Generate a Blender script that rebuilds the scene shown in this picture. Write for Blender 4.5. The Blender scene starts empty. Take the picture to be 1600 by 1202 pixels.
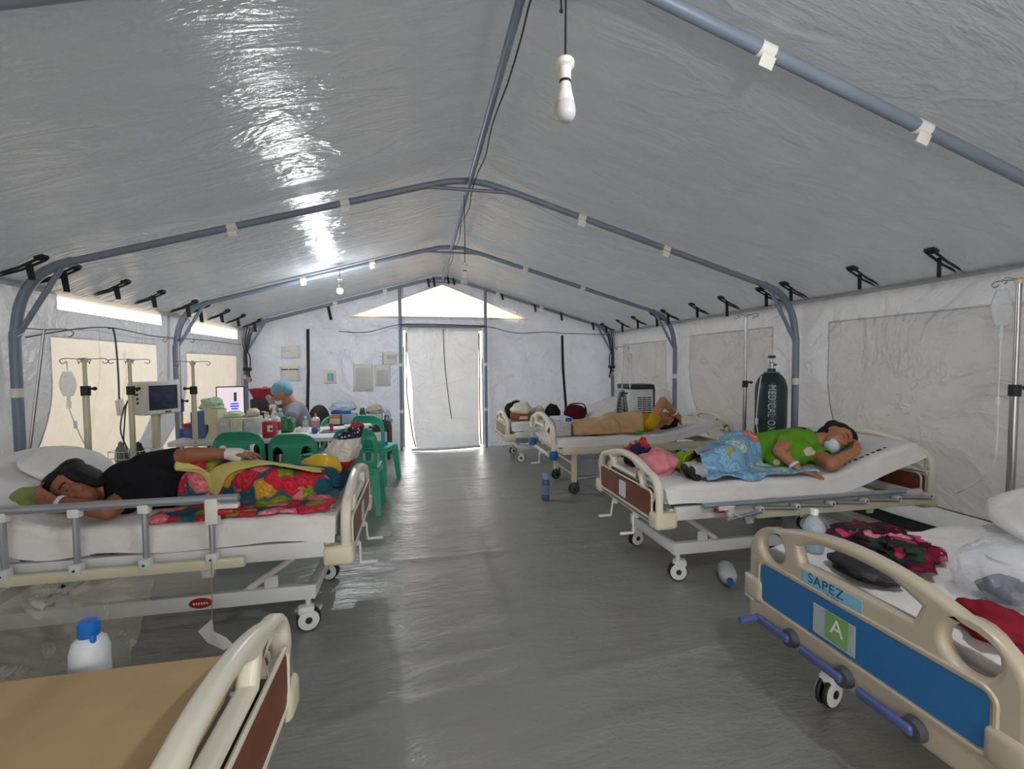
import bpy, bmesh, math, random
import numpy as np
from mathutils import Vector, Matrix, Euler, noise as mnoise

random.seed(7)
SC = bpy.context.scene
COL = SC.collection
PI = math.pi

# ------------------------------------------------------------------ camera, sky, exposure
cam_d = bpy.data.cameras.new('camera')
cam_d.sensor_width = 36.0
cam_d.lens = 15.9975
cam_d.clip_start = 0.02
cam = bpy.data.objects.new('camera', cam_d)
COL.objects.link(cam)
cam.matrix_world = (Matrix.Translation((-0.403, 0.0, 1.4)) @ Matrix.Rotation(-0.2015, 4, 'Z')
                    @ Matrix.Rotation(PI / 2 - 0.044, 4, 'X') @ Matrix.Rotation(-0.0055, 4, 'Z'))
SC.camera = cam

world = bpy.data.worlds.new('overcast_sky')
SC.world = world
world.use_nodes = True
bg = world.node_tree.nodes['Background']
bg.inputs[0].default_value = (1.0, 0.975, 0.94, 1)
bg.inputs[1].default_value = 5.2

SC.view_settings.view_transform = 'Standard'
SC.view_settings.look = 'None'
SC.view_settings.gamma = 1.0
SC.view_settings.use_curve_mapping = False
SC.view_settings.exposure = 0.56
SC.cycles.use_denoising = True
SC.cycles.max_bounces = 8
SC.cycles.diffuse_bounces = 4
SC.cycles.transparent_max_bounces = 12
SC.cycles.sample_clamp_indirect = 6.0

# ------------------------------------------------------------------ materials
def lin(c):
    r = []
    for v in c[:3]:
        v = v / 255.0
        r.append(v / 12.92 if v <= 0.04045 else ((v + 0.055) / 1.055) ** 2.4)
    return (r[0], r[1], r[2], 1.0)

class NT:
    """small helper to wire node materials"""
    def __init__(self, name):
        self.m = bpy.data.materials.new(name)
        self.m.use_nodes = True
        self.t = self.m.node_tree
        self.t.nodes.clear()
        self.out = self.n('ShaderNodeOutputMaterial')
    def n(self, typ, **kw):
        nd = self.t.nodes.new(typ)
        for k, v in kw.items():
            setattr(nd, k, v)
        return nd
    def l(self, a, b):
        self.t.links.new(a, b)
    def coords(self, scale=(1, 1, 1), kind='Object', rot=(0, 0, 0), loc=(0, 0, 0)):
        tc = self.n('ShaderNodeTexCoord')
        mp = self.n('ShaderNodeMapping')
        mp.inputs['Scale'].default_value = scale
        mp.inputs['Rotation'].default_value = rot
        mp.inputs['Location'].default_value = loc
        self.l(tc.outputs[kind], mp.inputs['Vector'])
        return mp.outputs['Vector']
    def noise(self, vec, scale=5, detail=3, rough=0.5, dist=0.0):
        nd = self.n('ShaderNodeTexNoise')
        nd.inputs['Scale'].default_value = scale
        nd.inputs['Detail'].default_value = detail
        nd.inputs['Roughness'].default_value = rough
        nd.inputs['Distortion'].default_value = dist
        if vec is not None:
            self.l(vec, nd.inputs['Vector'])
        return nd
    def ramp(self, fac, stops, interp='LINEAR'):
        nd = self.n('ShaderNodeValToRGB')
        nd.color_ramp.interpolation = interp
        el = nd.color_ramp.elements
        while len(el) > 1:
            el.remove(el[-1])
        el[0].position, el[0].color = stops[0]
        for p, c in stops[1:]:
            e = el.new(p)
            e.color = c
        self.l(fac, nd.inputs['Fac'])
        return nd.outputs['Color']
    def bump(self, height, strength=0.3, dist=0.01, normal=None):
        nd = self.n('ShaderNodeBump')
        nd.inputs['Strength'].default_value = strength
        nd.inputs['Distance'].default_value = dist
        self.l(height, nd.inputs['Height'])
        if normal is not None:
            self.l(normal, nd.inputs['Normal'])
        return nd.outputs['Normal']
    def principled(self, col=None, rough=0.5, metal=0.0, spec=0.5, **kw):
        p = self.n('ShaderNodeBsdfPrincipled')
        if col is not None:
            if isinstance(col, tuple):
                p.inputs['Base Color'].default_value = col
            else:
                self.l(col, p.inputs['Base Color'])
        p.inputs['Roughness'].default_value = rough
        p.inputs['Metallic'].default_value = metal
        p.inputs['Specular IOR Level'].default_value = spec
        for k, v in kw.items():
            p.inputs[k].default_value = v
        return p
    def done(self, shader):
        self.l(shader, self.out.inputs['Surface'])
        return self.m

MATS = {}
def M(name, col, rough=0.5, metal=0.0, var=0.05, scale=12.0, bump=0.0, bscale=60.0, spec=0.5, emit=None, estr=0.0, alpha=1.0, trans=0.0, sss=0.0):
    """procedural material: base colour with a noisy tint, fine relief"""
    if name in MATS:
        return MATS[name]
    t = NT(name)
    c = lin(col)
    v = t.coords()
    nz = t.noise(v, scale, 4)
    lo = tuple(max(0, x * (1 - var)) for x in c[:3]) + (1,)
    hi = tuple(min(1, x * (1 + var)) for x in c[:3]) + (1,)
    color = t.ramp(nz.outputs['Fac'], [(0.3, lo), (0.7, hi)])
    p = t.principled(color, rough, metal, spec)
    if bump:
        bn = t.noise(v, bscale, 4)
        t.l(t.bump(bn.outputs['Fac'], bump, 0.01), p.inputs['Normal'])
    if emit is not None:
        p.inputs['Emission Color'].default_value = lin(emit)
        p.inputs['Emission Strength'].default_value = estr
    if alpha < 1:
        p.inputs['Alpha'].default_value = alpha
    if trans:
        p.inputs['Transmission Weight'].default_value = trans
    if sss:
        p.inputs['Subsurface Weight'].default_value = sss
        p.inputs['Subsurface Radius'].default_value = (0.012, 0.005, 0.003)
    MATS[name] = t.done(p.outputs[0])
    return MATS[name]

def clear_plastic(name, tint=(225, 230, 235), clear=0.8, rough=0.15, wrinkle=0.4, wscale=18):
    """thin clear film: mostly see-through, the rest a soft glossy sheet"""
    if name in MATS:
        return MATS[name]
    t = NT(name)
    v = t.coords()
    nz = t.noise(v, wscale, 4, 0.6, 1.5)
    p = t.principled(lin(tint), rough, 0, 0.6)
    t.l(t.bump(nz.outputs['Fac'], wrinkle, 0.03), p.inputs['Normal'])
    tr = t.n('ShaderNodeBsdfTransparent')
    mx = t.n('ShaderNodeMixShader')
    rp = t.ramp(nz.outputs['Fac'], [(0.35, (clear + .06,) * 3 + (1,)), (0.62, (clear,) * 3 + (1,)), (0.7, (clear - .3,) * 3 + (1,)), (0.76, (clear,) * 3 + (1,))])
    t.l(rp, mx.inputs['Fac'])
    t.l(p.outputs[0], mx.inputs[1])
    t.l(tr.outputs[0], mx.inputs[2])
    MATS[name] = t.done(mx.outputs[0])
    return MATS[name]

def tarp(name, col, transl, tcol, rough=0.35, spec=0.5, wr=0.35, vscale=(1, 1, 1), creases=True, fine=90, strong=1.0, open_=0.0, weave=0.0):
    """woven polyethylene tent sheet: crinkled, semi-gloss, lets some daylight through"""
    t = NT(name)
    v = t.coords(vscale)
    n1 = t.noise(v, 3.0, 6, 0.62, 0.3)
    n2 = t.noise(v, fine * 0.28, 4, 0.6, 0.35)
    # crease lines: thin ridges where a warped noise crosses its middle value
    n3 = t.noise(v, 1.3, 4, 0.55, 0.9)
    ridge = t.ramp(n3.outputs['Fac'], [(0.44, (0, 0, 0, 1)), (0.5, (1, 1, 1, 1)), (0.56, (0, 0, 0, 1))])
    c = lin(col)
    stain = t.ramp(n1.outputs['Fac'], [(0.3, tuple(x * 0.90 for x in c[:3]) + (1,)), (0.7, tuple(min(1, x * 1.07) for x in c[:3]) + (1,))])
    p = t.principled(stain, rough, 0, spec)
    nn = t.bump(n1.outputs['Fac'], 0.25 * strong, 0.12)
    nn = t.bump(n2.outputs['Fac'], wr * strong, 0.02, nn)
    if creases:
        nn = t.bump(ridge, 0.35 * strong, 0.03, nn)
    t.l(nn, p.inputs['Normal'])
    tl = t.n('ShaderNodeBsdfTranslucent')
    tl.inputs['Color'].default_value = lin(tcol)
    mx = t.n('ShaderNodeMixShader')
    mx.inputs['Fac'].default_value = transl
    t.l(p.outputs[0], mx.inputs[1])
    t.l(tl.outputs[0], mx.inputs[2])
    sh = mx.outputs[0]
    if open_:
        tr = t.n('ShaderNodeBsdfTransparent')
        m2 = t.n('ShaderNodeMixShader')
        m2.inputs['Fac'].default_value = open_
        t.l(sh, m2.inputs[1])
        t.l(tr.outputs[0], m2.inputs[2])
        sh = m2.outputs[0]
    MATS[name] = t.done(sh)
    return MATS[name]

# ------------------------------------------------------------------ mesh helpers
def link(o, parent=None):
    COL.objects.link(o)
    if parent is not None:
        o.parent = parent
    return o

def mesh_obj(name, verts, faces, mat, parent=None, smooth=True, auto=None):
    me = bpy.data.meshes.new(name)
    me.from_pydata([tuple(v) for v in verts], [], [tuple(f) for f in faces])
    me.update()
    if mat is not None:
        me.materials.append(mat)
    if smooth:
        me.polygons.foreach_set('use_smooth', [True] * len(me.polygons))
        if auto is not None:
            try:
                me.set_sharp_from_angle(angle=math.radians(auto))
            except Exception:
                pass
    o = bpy.data.objects.new(name, me)
    return link(o, parent)

class MB:
    """collects shapes and links them as one mesh object"""
    def __init__(self):
        self.v, self.f = [], []
    def add(self, verts, faces):
        b = len(self.v)
        self.v += [tuple(x) for x in verts]
        self.f += [tuple(i + b for i in f) for f in faces]
        return self
    def bm(self, bmx, mat4=None):
        bmx.verts.ensure_lookup_table()
        bmx.verts.index_update()
        vs = [(mat4 @ v.co if mat4 is not None else v.co.copy()) for v in bmx.verts]
        fs = [[v.index for v in f.verts] for f in bmx.faces]
        self.add(vs, fs)
        bmx.free()
        return self
    def box(self, c, s, bevel=0.0, rot=(0, 0, 0), seg=2):
        b = bmesh.new()
        bmesh.ops.create_cube(b, size=1.0)
        for v in b.verts:
            v.co = Vector((v.co.x * s[0], v.co.y * s[1], v.co.z * s[2]))
        if bevel > 0:
            bmesh.ops.bevel(b, geom=b.edges[:], offset=min(bevel, 0.49 * min(s)), segments=seg, profile=0.5, affect='EDGES')
        return self.bm(b, Matrix.Translation(c) @ Euler(rot).to_matrix().to_4x4())
    def tube(self, pts, r, seg=8, cap=True, closed=False):
        pts = [Vector(p) for p in pts]
        n = len(pts)
        rs = r if isinstance(r, (list, tuple)) else [r] * n
        vs, fs = [], []
        up = None
        for i, p in enumerate(pts):
            if closed:
                d = (pts[(i + 1) % n] - pts[i - 1])
            else:
                d = pts[min(i + 1, n - 1)] - pts[max(i - 1, 0)]
            d = d.normalized() if d.length > 1e-9 else Vector((0, 0, 1))
            if up is None:
                up = Vector((0, 0, 1)) if abs(d.z) < 0.9 else Vector((1, 0, 0))
            a = d.cross(up)
            if a.length < 1e-6:
                a = d.cross(Vector((0.3, 1, 0.1)))
            a.normalize()
            b = a.cross(d).normalized()
            up = b
            for k in range(seg):
                t = 2 * PI * k / seg
                vs.append(p + (a * math.cos(t) + b * math.sin(t)) * rs[i])
        m = n if closed else n - 1
        for i in range(m):
            j = (i + 1) % n
            for k in range(seg):
                k2 = (k + 1) % seg
                fs.append((i * seg + k, i * seg + k2, j * seg + k2, j * seg + k))
        if cap and not closed:
            fs.append(tuple(range(seg - 1, -1, -1)))
            fs.append(tuple((n - 1) * seg + k for k in range(seg)))
        return self.add(vs, fs)
    def lathe(self, prof, c=(0, 0, 0), seg=20, mat4=None):
        """profile [(radius, z)] turned round the z axis"""
        vs, fs = [], []
        n = len(prof)
        for r, z in prof:
            for k in range(seg):
                t = 2 * PI * k / seg
                vs.append(Vector((r * math.cos(t), r * math.sin(t), z)))
        for i in range(n - 1):
            for k in range(seg):
                k2 = (k + 1) % seg
                fs.append((i * seg + k, i * seg + k2, (i + 1) * seg + k2, (i + 1) * seg + k))
        if prof[0][0] > 1e-6:
            fs.append(tuple(range(seg - 1, -1, -1)))
        if prof[-1][0] > 1e-6:
            fs.append(tuple((n - 1) * seg + k for k in range(seg)))
        mt = Matrix.Translation(c)
        if mat4 is not None:
            mt = mt @ mat4
        return self.add([mt @ v for v in vs], fs)
    def ball(self, c, r, seg=14, rot=None):
        b = bmesh.new()
        bmesh.ops.create_uvsphere(b, u_segments=seg, v_segments=max(6, seg * 2 // 3), radius=1.0)
        r = r if isinstance(r, (list, tuple)) else (r, r, r)
        m = Matrix.Translation(c)
        if rot is not None:
            m = m @ Euler(rot).to_matrix().to_4x4()
        return self.bm(b, m @ Matrix.Diagonal((r[0], r[1], r[2], 1)))
    def capsule(self, a, b, ra, rb=None, seg=12):
        """tapered limb with rounded ends"""
        rb = ra if rb is None else rb
        a, b = Vector(a), Vector(b)
        d = (b - a)
        L = d.length
        dn = d.normalized() if L > 1e-6 else Vector((0, 0, 1))
        pts, rs = [], []
        for t in (80, 55, 30, 10):
            an = math.radians(t)
            pts.append(a - dn * ra * math.sin(an)); rs.append(ra * math.cos(an))
        pts.append(a); rs.append(ra)
        pts.append(b); rs.append(rb)
        for t in (10, 30, 55, 80):
            an = math.radians(t)
            pts.append(b + dn * rb * math.sin(an)); rs.append(rb * math.cos(an))
        return self.tube(pts, rs, seg)
    def prism(self, poly, z0, z1, mat4=None):
        n = len(poly)
        vs = [Vector((x, y, z0)) for x, y in poly] + [Vector((x, y, z1)) for x, y in poly]
        fs = [tuple(range(n - 1, -1, -1)), tuple(range(n, 2 * n))]
        fs += [(i, (i + 1) % n, n + (i + 1) % n, n + i) for i in range(n)]
        if mat4 is not None:
            vs = [mat4 @ v for v in vs]
        return self.add(vs, fs)
    def grid(self, fn, nu, nv, thick=None):
        """fn(u, v) -> point, u and v in 0..1"""
        vs = [Vector(fn(i / nu, j / nv)) for j in range(nv + 1) for i in range(nu + 1)]
        W = nu + 1
        fs = [(j * W + i, j * W + i + 1, (j + 1) * W + i + 1, (j + 1) * W + i) for j in range(nv) for i in range(nu)]
        return self.add(vs, fs)
    def build(self, name, mat, parent=None, smooth=True, auto=35, solid=0.0, weld=False):
        o = mesh_obj(name, self.v, self.f, mat, parent, smooth, auto)
        if solid:
            md = o.modifiers.new('thickness', 'SOLIDIFY')
            md.thickness = solid
            md.offset = 0
        return o

def tag(o, label=None, cat=None, group=None, kind=None):
    if label: o['label'] = label
    if cat: o['category'] = cat
    if group: o['group'] = group
    if kind: o['kind'] = kind
    return o

def thing(name, label, cat, loc=(0, 0, 0), rz=0.0, group=None, kind=None):
    o = bpy.data.objects.new(name, None)
    o.empty_display_size = 0.05
    COL.objects.link(o)
    o.location = loc
    o.rotation_euler = (0, 0, rz)
    return tag(o, label, cat, group, kind)

def dup(root, loc=None, rz=None, label=None, group=None):
    r = root.copy()
    COL.objects.link(r)
    if loc is not None: r.location = loc
    if rz is not None: r.rotation_euler = (0, 0, rz)
    if label: r['label'] = label
    if group: r['group'] = group
    for ch in list(root.children):
        c = ch.copy(); COL.objects.link(c); c.parent = r
        for g in list(ch.children):
            d = g.copy(); COL.objects.link(d); d.parent = c
    return r

def remesh(o, voxel, smooth_it=6, factor=0.5):
    """fuse overlapping closed shapes into one continuous skin"""
    md = o.modifiers.new('fuse', 'REMESH')
    md.mode = 'VOXEL'
    md.voxel_size = voxel
    md.use_smooth_shade = True
    if smooth_it:
        sm = o.modifiers.new('soften', 'SMOOTH')
        sm.factor = factor
        sm.iterations = smooth_it
    dg = bpy.context.evaluated_depsgraph_get()
    me = bpy.data.meshes.new_from_object(o.evaluated_get(dg))
    old = o.data
    mats = [m for m in old.materials]
    o.modifiers.clear()
    o.data = me
    me.materials.clear()
    for m in mats:
        me.materials.append(m)
    me.polygons.foreach_set('use_smooth', [True] * len(me.polygons))
    bpy.data.meshes.remove(old)
    return o

def text_obj(name, body, size, mat, mtx, parent=None, extrude=0.0004, spacing=1.0, align='CENTER'):
    cu = bpy.data.curves.new(name, 'FONT')
    cu.body = body
    cu.size = size
    cu.extrude = extrude
    cu.align_x = align
    cu.align_y = 'CENTER'
    cu.space_character = spacing
    tmp = bpy.data.objects.new(name + '_tmp', cu)
    COL.objects.link(tmp)
    dg = bpy.context.evaluated_depsgraph_get()
    me = bpy.data.meshes.new_from_object(tmp.evaluated_get(dg))
    bpy.data.objects.remove(tmp)
    bpy.data.curves.remove(cu)
    me.transform(mtx)
    me.materials.clear()
    me.materials.append(mat)
    o = bpy.data.objects.new(name, me)
    return link(o, parent)

def plate(name, loops, depth, mat, mtx, parent=None, bevel=0.0, res=3):
    """flat shape with holes (first loop is the outline), extruded and rounded"""
    cu = bpy.data.curves.new(name, 'CURVE')
    cu.dimensions = '2D'
    cu.fill_mode = 'BOTH'
    cu.extrude = max(depth / 2 - bevel, 0.0005)
    cu.bevel_depth = bevel
    cu.bevel_resolution = res
    cu.offset = -bevel
    for lp in loops:
        sp = cu.splines.new('POLY')
        sp.points.add(len(lp) - 1)
        for p, q in zip(sp.points, lp):
            p.co = (q[0], q[1], 0, 1)
        sp.use_cyclic_u = True
    tmp = bpy.data.objects.new(name + '_tmp', cu)
    COL.objects.link(tmp)
    dg = bpy.context.evaluated_depsgraph_get()
    me = bpy.data.meshes.new_from_object(tmp.evaluated_get(dg))
    bpy.data.objects.remove(tmp)
    bpy.data.curves.remove(cu)
    me.transform(mtx)
    me.materials.clear()
    me.materials.append(mat)
    me.polygons.foreach_set('use_smooth', [True] * len(me.polygons))
    try:
        me.set_sharp_from_angle(angle=math.radians(40))
    except Exception:
        pass
    o = bpy.data.objects.new(name, me)
    return link(o, parent)

def rrect(x0, x1, y0, y1, r, n=6):
    """rounded rectangle outline; r may be one radius or four (bl, br, tr, tl)"""
    rs = r if isinstance(r, (list, tuple)) else [r] * 4
    out = []
    for (cx, cy, a0), rr in zip(((x0, y0, 180), (x1, y0, 270), (x1, y1, 0), (x0, y1, 90)), rs):
        sx = 1 if cx == x0 else -1
        sy = 1 if cy == y0 else -1
        for k in range(n + 1):
            a = math.radians(a0 + 90 * k / n)
            out.append((cx + sx * rr + rr * math.cos(a), cy + sy * rr + rr * math.sin(a)))
    return out

def smoothpath(pts, n=6):
    """Catmull-Rom through the points"""
    P = [Vector(p) for p in pts]
    out = []
    for i in range(len(P) - 1):
        p0, p1, p2, p3 = P[max(i - 1, 0)], P[i], P[i + 1], P[min(i + 2, len(P) - 1)]
        for k in range(n):
            t = k / n
            out.append(0.5 * ((2 * p1) + (p2 - p0) * t + (2 * p0 - 5 * p1 + 4 * p2 - p3) * t * t + (3 * p1 - p0 - 3 * p2 + p3) * t ** 3))
    out.append(P[-1])
    return out

def nz(x, y, z=0.0, s=1.0):
    return mnoise.noise(Vector((x * s, y * s, z)))

def fbm(x, y, z=0.0, s=1.0, o=4):
    a, t = 1.0, 0.0
    for i in range(o):
        t += a * mnoise.noise(Vector((x * s, y * s, z + 7.3 * i)))
        s *= 2.05
        a *= 0.5
    return t
# ------------------------------------------------------------------ the tent: ground, floor, walls, roof
Y_END, Y_BACK = 7.68, -2.52
ARCH_Y = [-0.46, 1.57, 3.59, 5.61, 7.64]
H_R, E_Z = 2.87, 2.02

m_ground = M('dry_ground', (178, 162, 140), 0.95, var=0.2, scale=2, bump=0.4, bscale=12)
gv = [(-40, -40, -0.05), (40, -40, -0.05), (40, 50, -0.05), (-40, 50, -0.05)]
tag(mesh_obj('ground', gv, [(0, 1, 2, 3)], m_ground, smooth=False), kind='structure')

m_floor = tarp('floor_tarp', (140, 139, 132), 0.0, (120, 120, 120), rough=0.31, spec=0.9, wr=0.35, vscale=(0.6, 1.5, 1), creases=False, fine=70, strong=0.8)
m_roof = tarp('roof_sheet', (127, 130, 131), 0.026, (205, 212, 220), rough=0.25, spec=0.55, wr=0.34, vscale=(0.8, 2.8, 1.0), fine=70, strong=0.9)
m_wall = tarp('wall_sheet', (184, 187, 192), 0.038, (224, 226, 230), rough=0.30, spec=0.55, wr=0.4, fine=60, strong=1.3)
m_front = tarp('front_fill_sheet', (196, 199, 204), 0.25, (224, 226, 230), rough=0.35)  # unseen wall behind the camera; extra translucency added for frontal fill light
m_end = tarp('end_wall_sheet', (186, 192, 203), 0.050, (215, 222, 236), rough=0.30, spec=0.55, wr=0.35, fine=50, strong=1.3)
m_glow = tarp('thin_window_cloth', (215, 212, 204), 0.086, (255, 243, 222), rough=0.6, spec=0.3, wr=0.1, fine=90, creases=False)  # cream cloth; glow of sunlit ground outside is also put into its warm tint
m_gable = tarp('gable_mesh', (230, 210, 185), 0.22, (255, 226, 196), rough=0.6, spec=0.3, wr=0.1, fine=120, creases=False, open_=0.05)
m_pane = tarp('clear_window_film', (240, 240, 240), 0.3, (255, 255, 255), rough=0.3, wr=0.1, creases=False, open_=0.6)
m_pipe = M('blue_grey_pipe', (120, 131, 146), 0.4, var=0.06, scale=6, bump=0.03, bscale=90)
m_tape = M('white_tape', (225, 224, 214), 0.5, var=0.04)
m_black = M('black_webbing', (26, 27, 32), 0.7, var=0.15, bump=0.3, bscale=300)
m_cord = M('black_cord', (24, 25, 28), 0.6)

# floor sheet with real folds
def fold(x, y, y0, slope, amp, w, x0, x1):
    d = (y - (y0 + slope * x + 0.04 * nz(x, 3.1, 0, 1.6)))
    k = max(0.0, min(1, (x - x0) / 0.3)) * max(0.0, min(1, (x1 - x) / 0.3))
    return amp * k * math.exp(-(d / w) ** 2)
FOLDS = [(3.30, 0.03, .010, .035, -0.9, 2.2), (1.95, 0.16, .016, .05, -0.9, 0.3), (1.86, 0.12, .010, .03, 0.0, 1.3), (2.35, 0.12, .006, .03, -0.6, 0.5),
         (4.72, -0.02, .008, .04, -0.6, 0.4), (5.5, 0.05, .006, .05, -0.5, 0.9), (1.55, 0.1, .007, .05, -0.5, .8), (2.15, 0.2, .007, .035, -0.6, .4), (2.62, 0.1, .005, .03, -.5, 1.0), (4.05, 0.05, .005, .04, 0, 1.0)]
def floor_z(x, y):
    z = 0.004 * fbm(x * 0.7, y * 1.6, 0, 1.2, 3)
    z += 0.0022 * nz(x * 1.2, y * 5.5, 2.0, 2.0) * (0.4 + max(0, nz(x, y, 5, .8)) * 1.5)
    for f in FOLDS:
        z += fold(x, y, *f)
    d = x - (0.06 + 0.015 * (y - 3))          # overlap of two floor sheets
    if 2.2 < y < 6.5:
        z += 0.008 / (1 + math.exp(max(-40, min(40, d * 140))))
    return z - 0.006
NX, NY = 190, 330
fx0, fx1 = -3.95, 3.95
m = MB()
def ff(u, v):
    x = fx0 + (fx1 - fx0) * u
    y = -2.6 + 10.6 * v
    return (x, y, floor_z(x, y))
m.grid(ff, NX, NY)
tag(m.build('floor', m_floor, auto=None), kind='structure')

# roof: one crinkled sheet, sagging a little between the arches
def sag(y):
    for a, b in zip([-2.5] + ARCH_Y, ARCH_Y + [7.7]):
        if a <= y <= b and b - a > .3:
            t = (y - a) / (b - a)
            return math.sin(PI * t)
    return 0.0
RP = [(0, H_R + .035), (0.14, H_R + .02), (0.4, H_R - .07), (1.0, H_R - .07 - .6 * .281), (1.9, H_R - .07 - 1.5 * .281), (2.55, H_R - .07 - 2.15 * .281), (2.70, 2.15), (2.77, 2.115), (3.0, 1.965), (3.10, 1.93)]
def roof_pt(s):
    """s 0..1 along the profile"""
    L = [0]
    for a, b in zip(RP, RP[1:]):
        L.append(L[-1] + math.hypot(b[0] - a[0], b[1] - a[1]))
    d = s * L[-1]
    for i in range(len(RP) - 1):
        if d <= L[i + 1] + 1e-9:
            t = (d - L[i]) / (L[i + 1] - L[i])
            return RP[i][0] + t * (RP[i + 1][0] - RP[i][0]), RP[i][1] + t * (RP[i + 1][1] - RP[i][1])
    return RP[-1]
m = MB()
def rf(u, v):
    s = abs(u * 2 - 1)
    sg = -1 if u < 0.5 else 1
    x, z = roof_pt(s)
    y = Y_BACK + (7.95 - Y_BACK) * v
    k = math.sin(PI * min(1, s * 1.02)) ** 0.7 if s < .98 else 0
    z -= 0.035 * sag(y) * k
    z += 0.010 * k * nz(x * sg * 0.9, y * 2.2, 1.0, 1.3) + 0.004 * k * nz(x * sg * 1.4, y * 7.0, 4.0, 1.6)
    return (x * sg, y, z)
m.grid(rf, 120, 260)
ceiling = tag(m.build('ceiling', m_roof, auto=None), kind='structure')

# side walls (posts stand at |x| = 3; the cloth hangs outside them and kicks out at the foot)
def wall_x(z):
    return 3.06 + 0.66 * max(0, (1.3 - z) / 1.3) ** 1.9
def side_wall(name, sg, holes, mat):
    m = MB()
    ys = sorted(set([round(Y_BACK + i * 0.075, 4) for i in range(int((Y_END + .25 - Y_BACK) / 0.075) + 1)] + [h[0] for h in holes] + [h[1] for h in holes]))
    zs = sorted(set([-.05] + [round(i * 0.075, 4) for i in range(1, 27)] + [2.03] + [h[2] for h in holes] + [h[3] for h in holes]))
    vs, fs = [], []
    for z in zs:
        for y in ys:
            k = min(1, (2.03 - z) / .3) * min(1, z / 0.2 + .2)
            inh = any(h[0] - .05 <= y <= h[1] + .05 and h[2] - .05 <= z <= h[3] + .05 for h in holes)
            d = 0.0 if inh else k * (0.036 * nz(y * .9, z * .9, 3 + sg, 1.3) + 0.016 * nz(y * 2.0, z * 1.1, 9 + sg, 2.2) + .006 * nz(y * 6, z * 2.0, 5 + sg, 2))
            vs.append((sg * (wall_x(z) + d), y, z))
    W = len(ys)
    for j in range(len(zs) - 1):
        for i in range(W - 1):
            cy, cz = (ys[i] + ys[i + 1]) / 2, (zs[j] + zs[j + 1]) / 2
            if any(h[0] < cy < h[1] and h[2] < cz < h[3] for h in holes):
                continue
            fs.append((j * W + i, j * W + i + 1, (j + 1) * W + i + 1, (j + 1) * W + i))
    m.add(vs, fs)
    return tag(m.build(name, mat, auto=None), kind='structure')
WIN = [(4.06, 5.47, 1.835, 2.03), (6.11, 7.53, 1.80, 2.0)]
PAN = [(3.98, 5.36, 0.10, 1.62), (5.98, 7.45, 0.10, 1.55)]
wl = side_wall('wall_left', -1, WIN + PAN, m_wall)
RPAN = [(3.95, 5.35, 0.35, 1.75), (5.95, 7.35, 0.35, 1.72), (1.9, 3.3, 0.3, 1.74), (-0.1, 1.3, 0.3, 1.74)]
m_rpan = tarp('right_window_cloth', (172, 172, 171), 0.030, (226, 225, 224), rough=0.26, spec=0.55, wr=0.45, fine=60, strong=1.5)  # greyer than the left cloth: weaker daylight on this side put into colour
wr_ = side_wall('wall_right', 1, RPAN, m_wall)
def pane(name, sg, h, mat, off=0.0, wrk=0.02):
    m = MB()
    def f(u, v):
        y = h[0] - .015 + (h[1] - h[0] + .03) * u
        z = h[2] - .015 + (h[3] - h[2] + .03) * v
        e = min(u, 1 - u, v, 1 - v) * 8
        return (sg * (wall_x(z) + off + wrk * min(1, e) * nz(y * 1.5, z * 1.5, sg + 2, 1.6)), y, z)
    m.grid(f, 30, 24)
    return tag(m.build(name, mat, auto=None), kind='structure')
pane('window_1', -1, WIN[0], m_pane, 0.004, 0.0)
pane('window_2', -1, WIN[1], m_pane, 0.004, 0.0)
pane('window_3', -1, PAN[0], m_glow, 0.004, 0.03)
pane('window_4', -1, PAN[1], m_glow, 0.004, 0.03)
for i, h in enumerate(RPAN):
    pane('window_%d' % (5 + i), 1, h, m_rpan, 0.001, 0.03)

# end wall with the door opening and the triangular vent window
def roof_under(x):
    ax = abs(x)
    for i in range(len(RP) - 1):
        if RP[i][0] <= ax <= RP[i + 1][0]:
            t = (ax - RP[i][0]) / (RP[i + 1][0] - RP[i][0])
            return RP[i][1] + t * (RP[i + 1][1] - RP[i][1])
    return 1.9
def in_tri(x, z):
    return z > 2.20 and z < 2.20 + 0.53 * (1 - abs(x) / 1.42)
DOOR = (-0.645, 0.655, 0.0, 1.97)
def end_y(x, z, y0=Y_END, amp=1.0):
    k = amp * (0.3 + 1.1 * min(1, max(0, abs(x) - .6) / .5))
    e = amp * max(0, min(1, (abs(x) - .75) / .4)) * .055 * (1 - 2.2 * abs(nz((x + .75 * z) * 1.15, (z - .5 * x) * .5, 12 + y0, 1.0)))
    return e + y0 + .03 + k * (0.045 * nz(x * 1.1 + z * .9, z * .8 - x * .5, 2.0 + y0, 1.5) + 0.022 * nz((x + z * .6) * 2.2, (z - x * .4) * 1.0, 6 + y0, 2.0) + 0.010 * nz((x + z * .5) * 6.0, z * 1.5, 8, 1.8))
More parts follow.
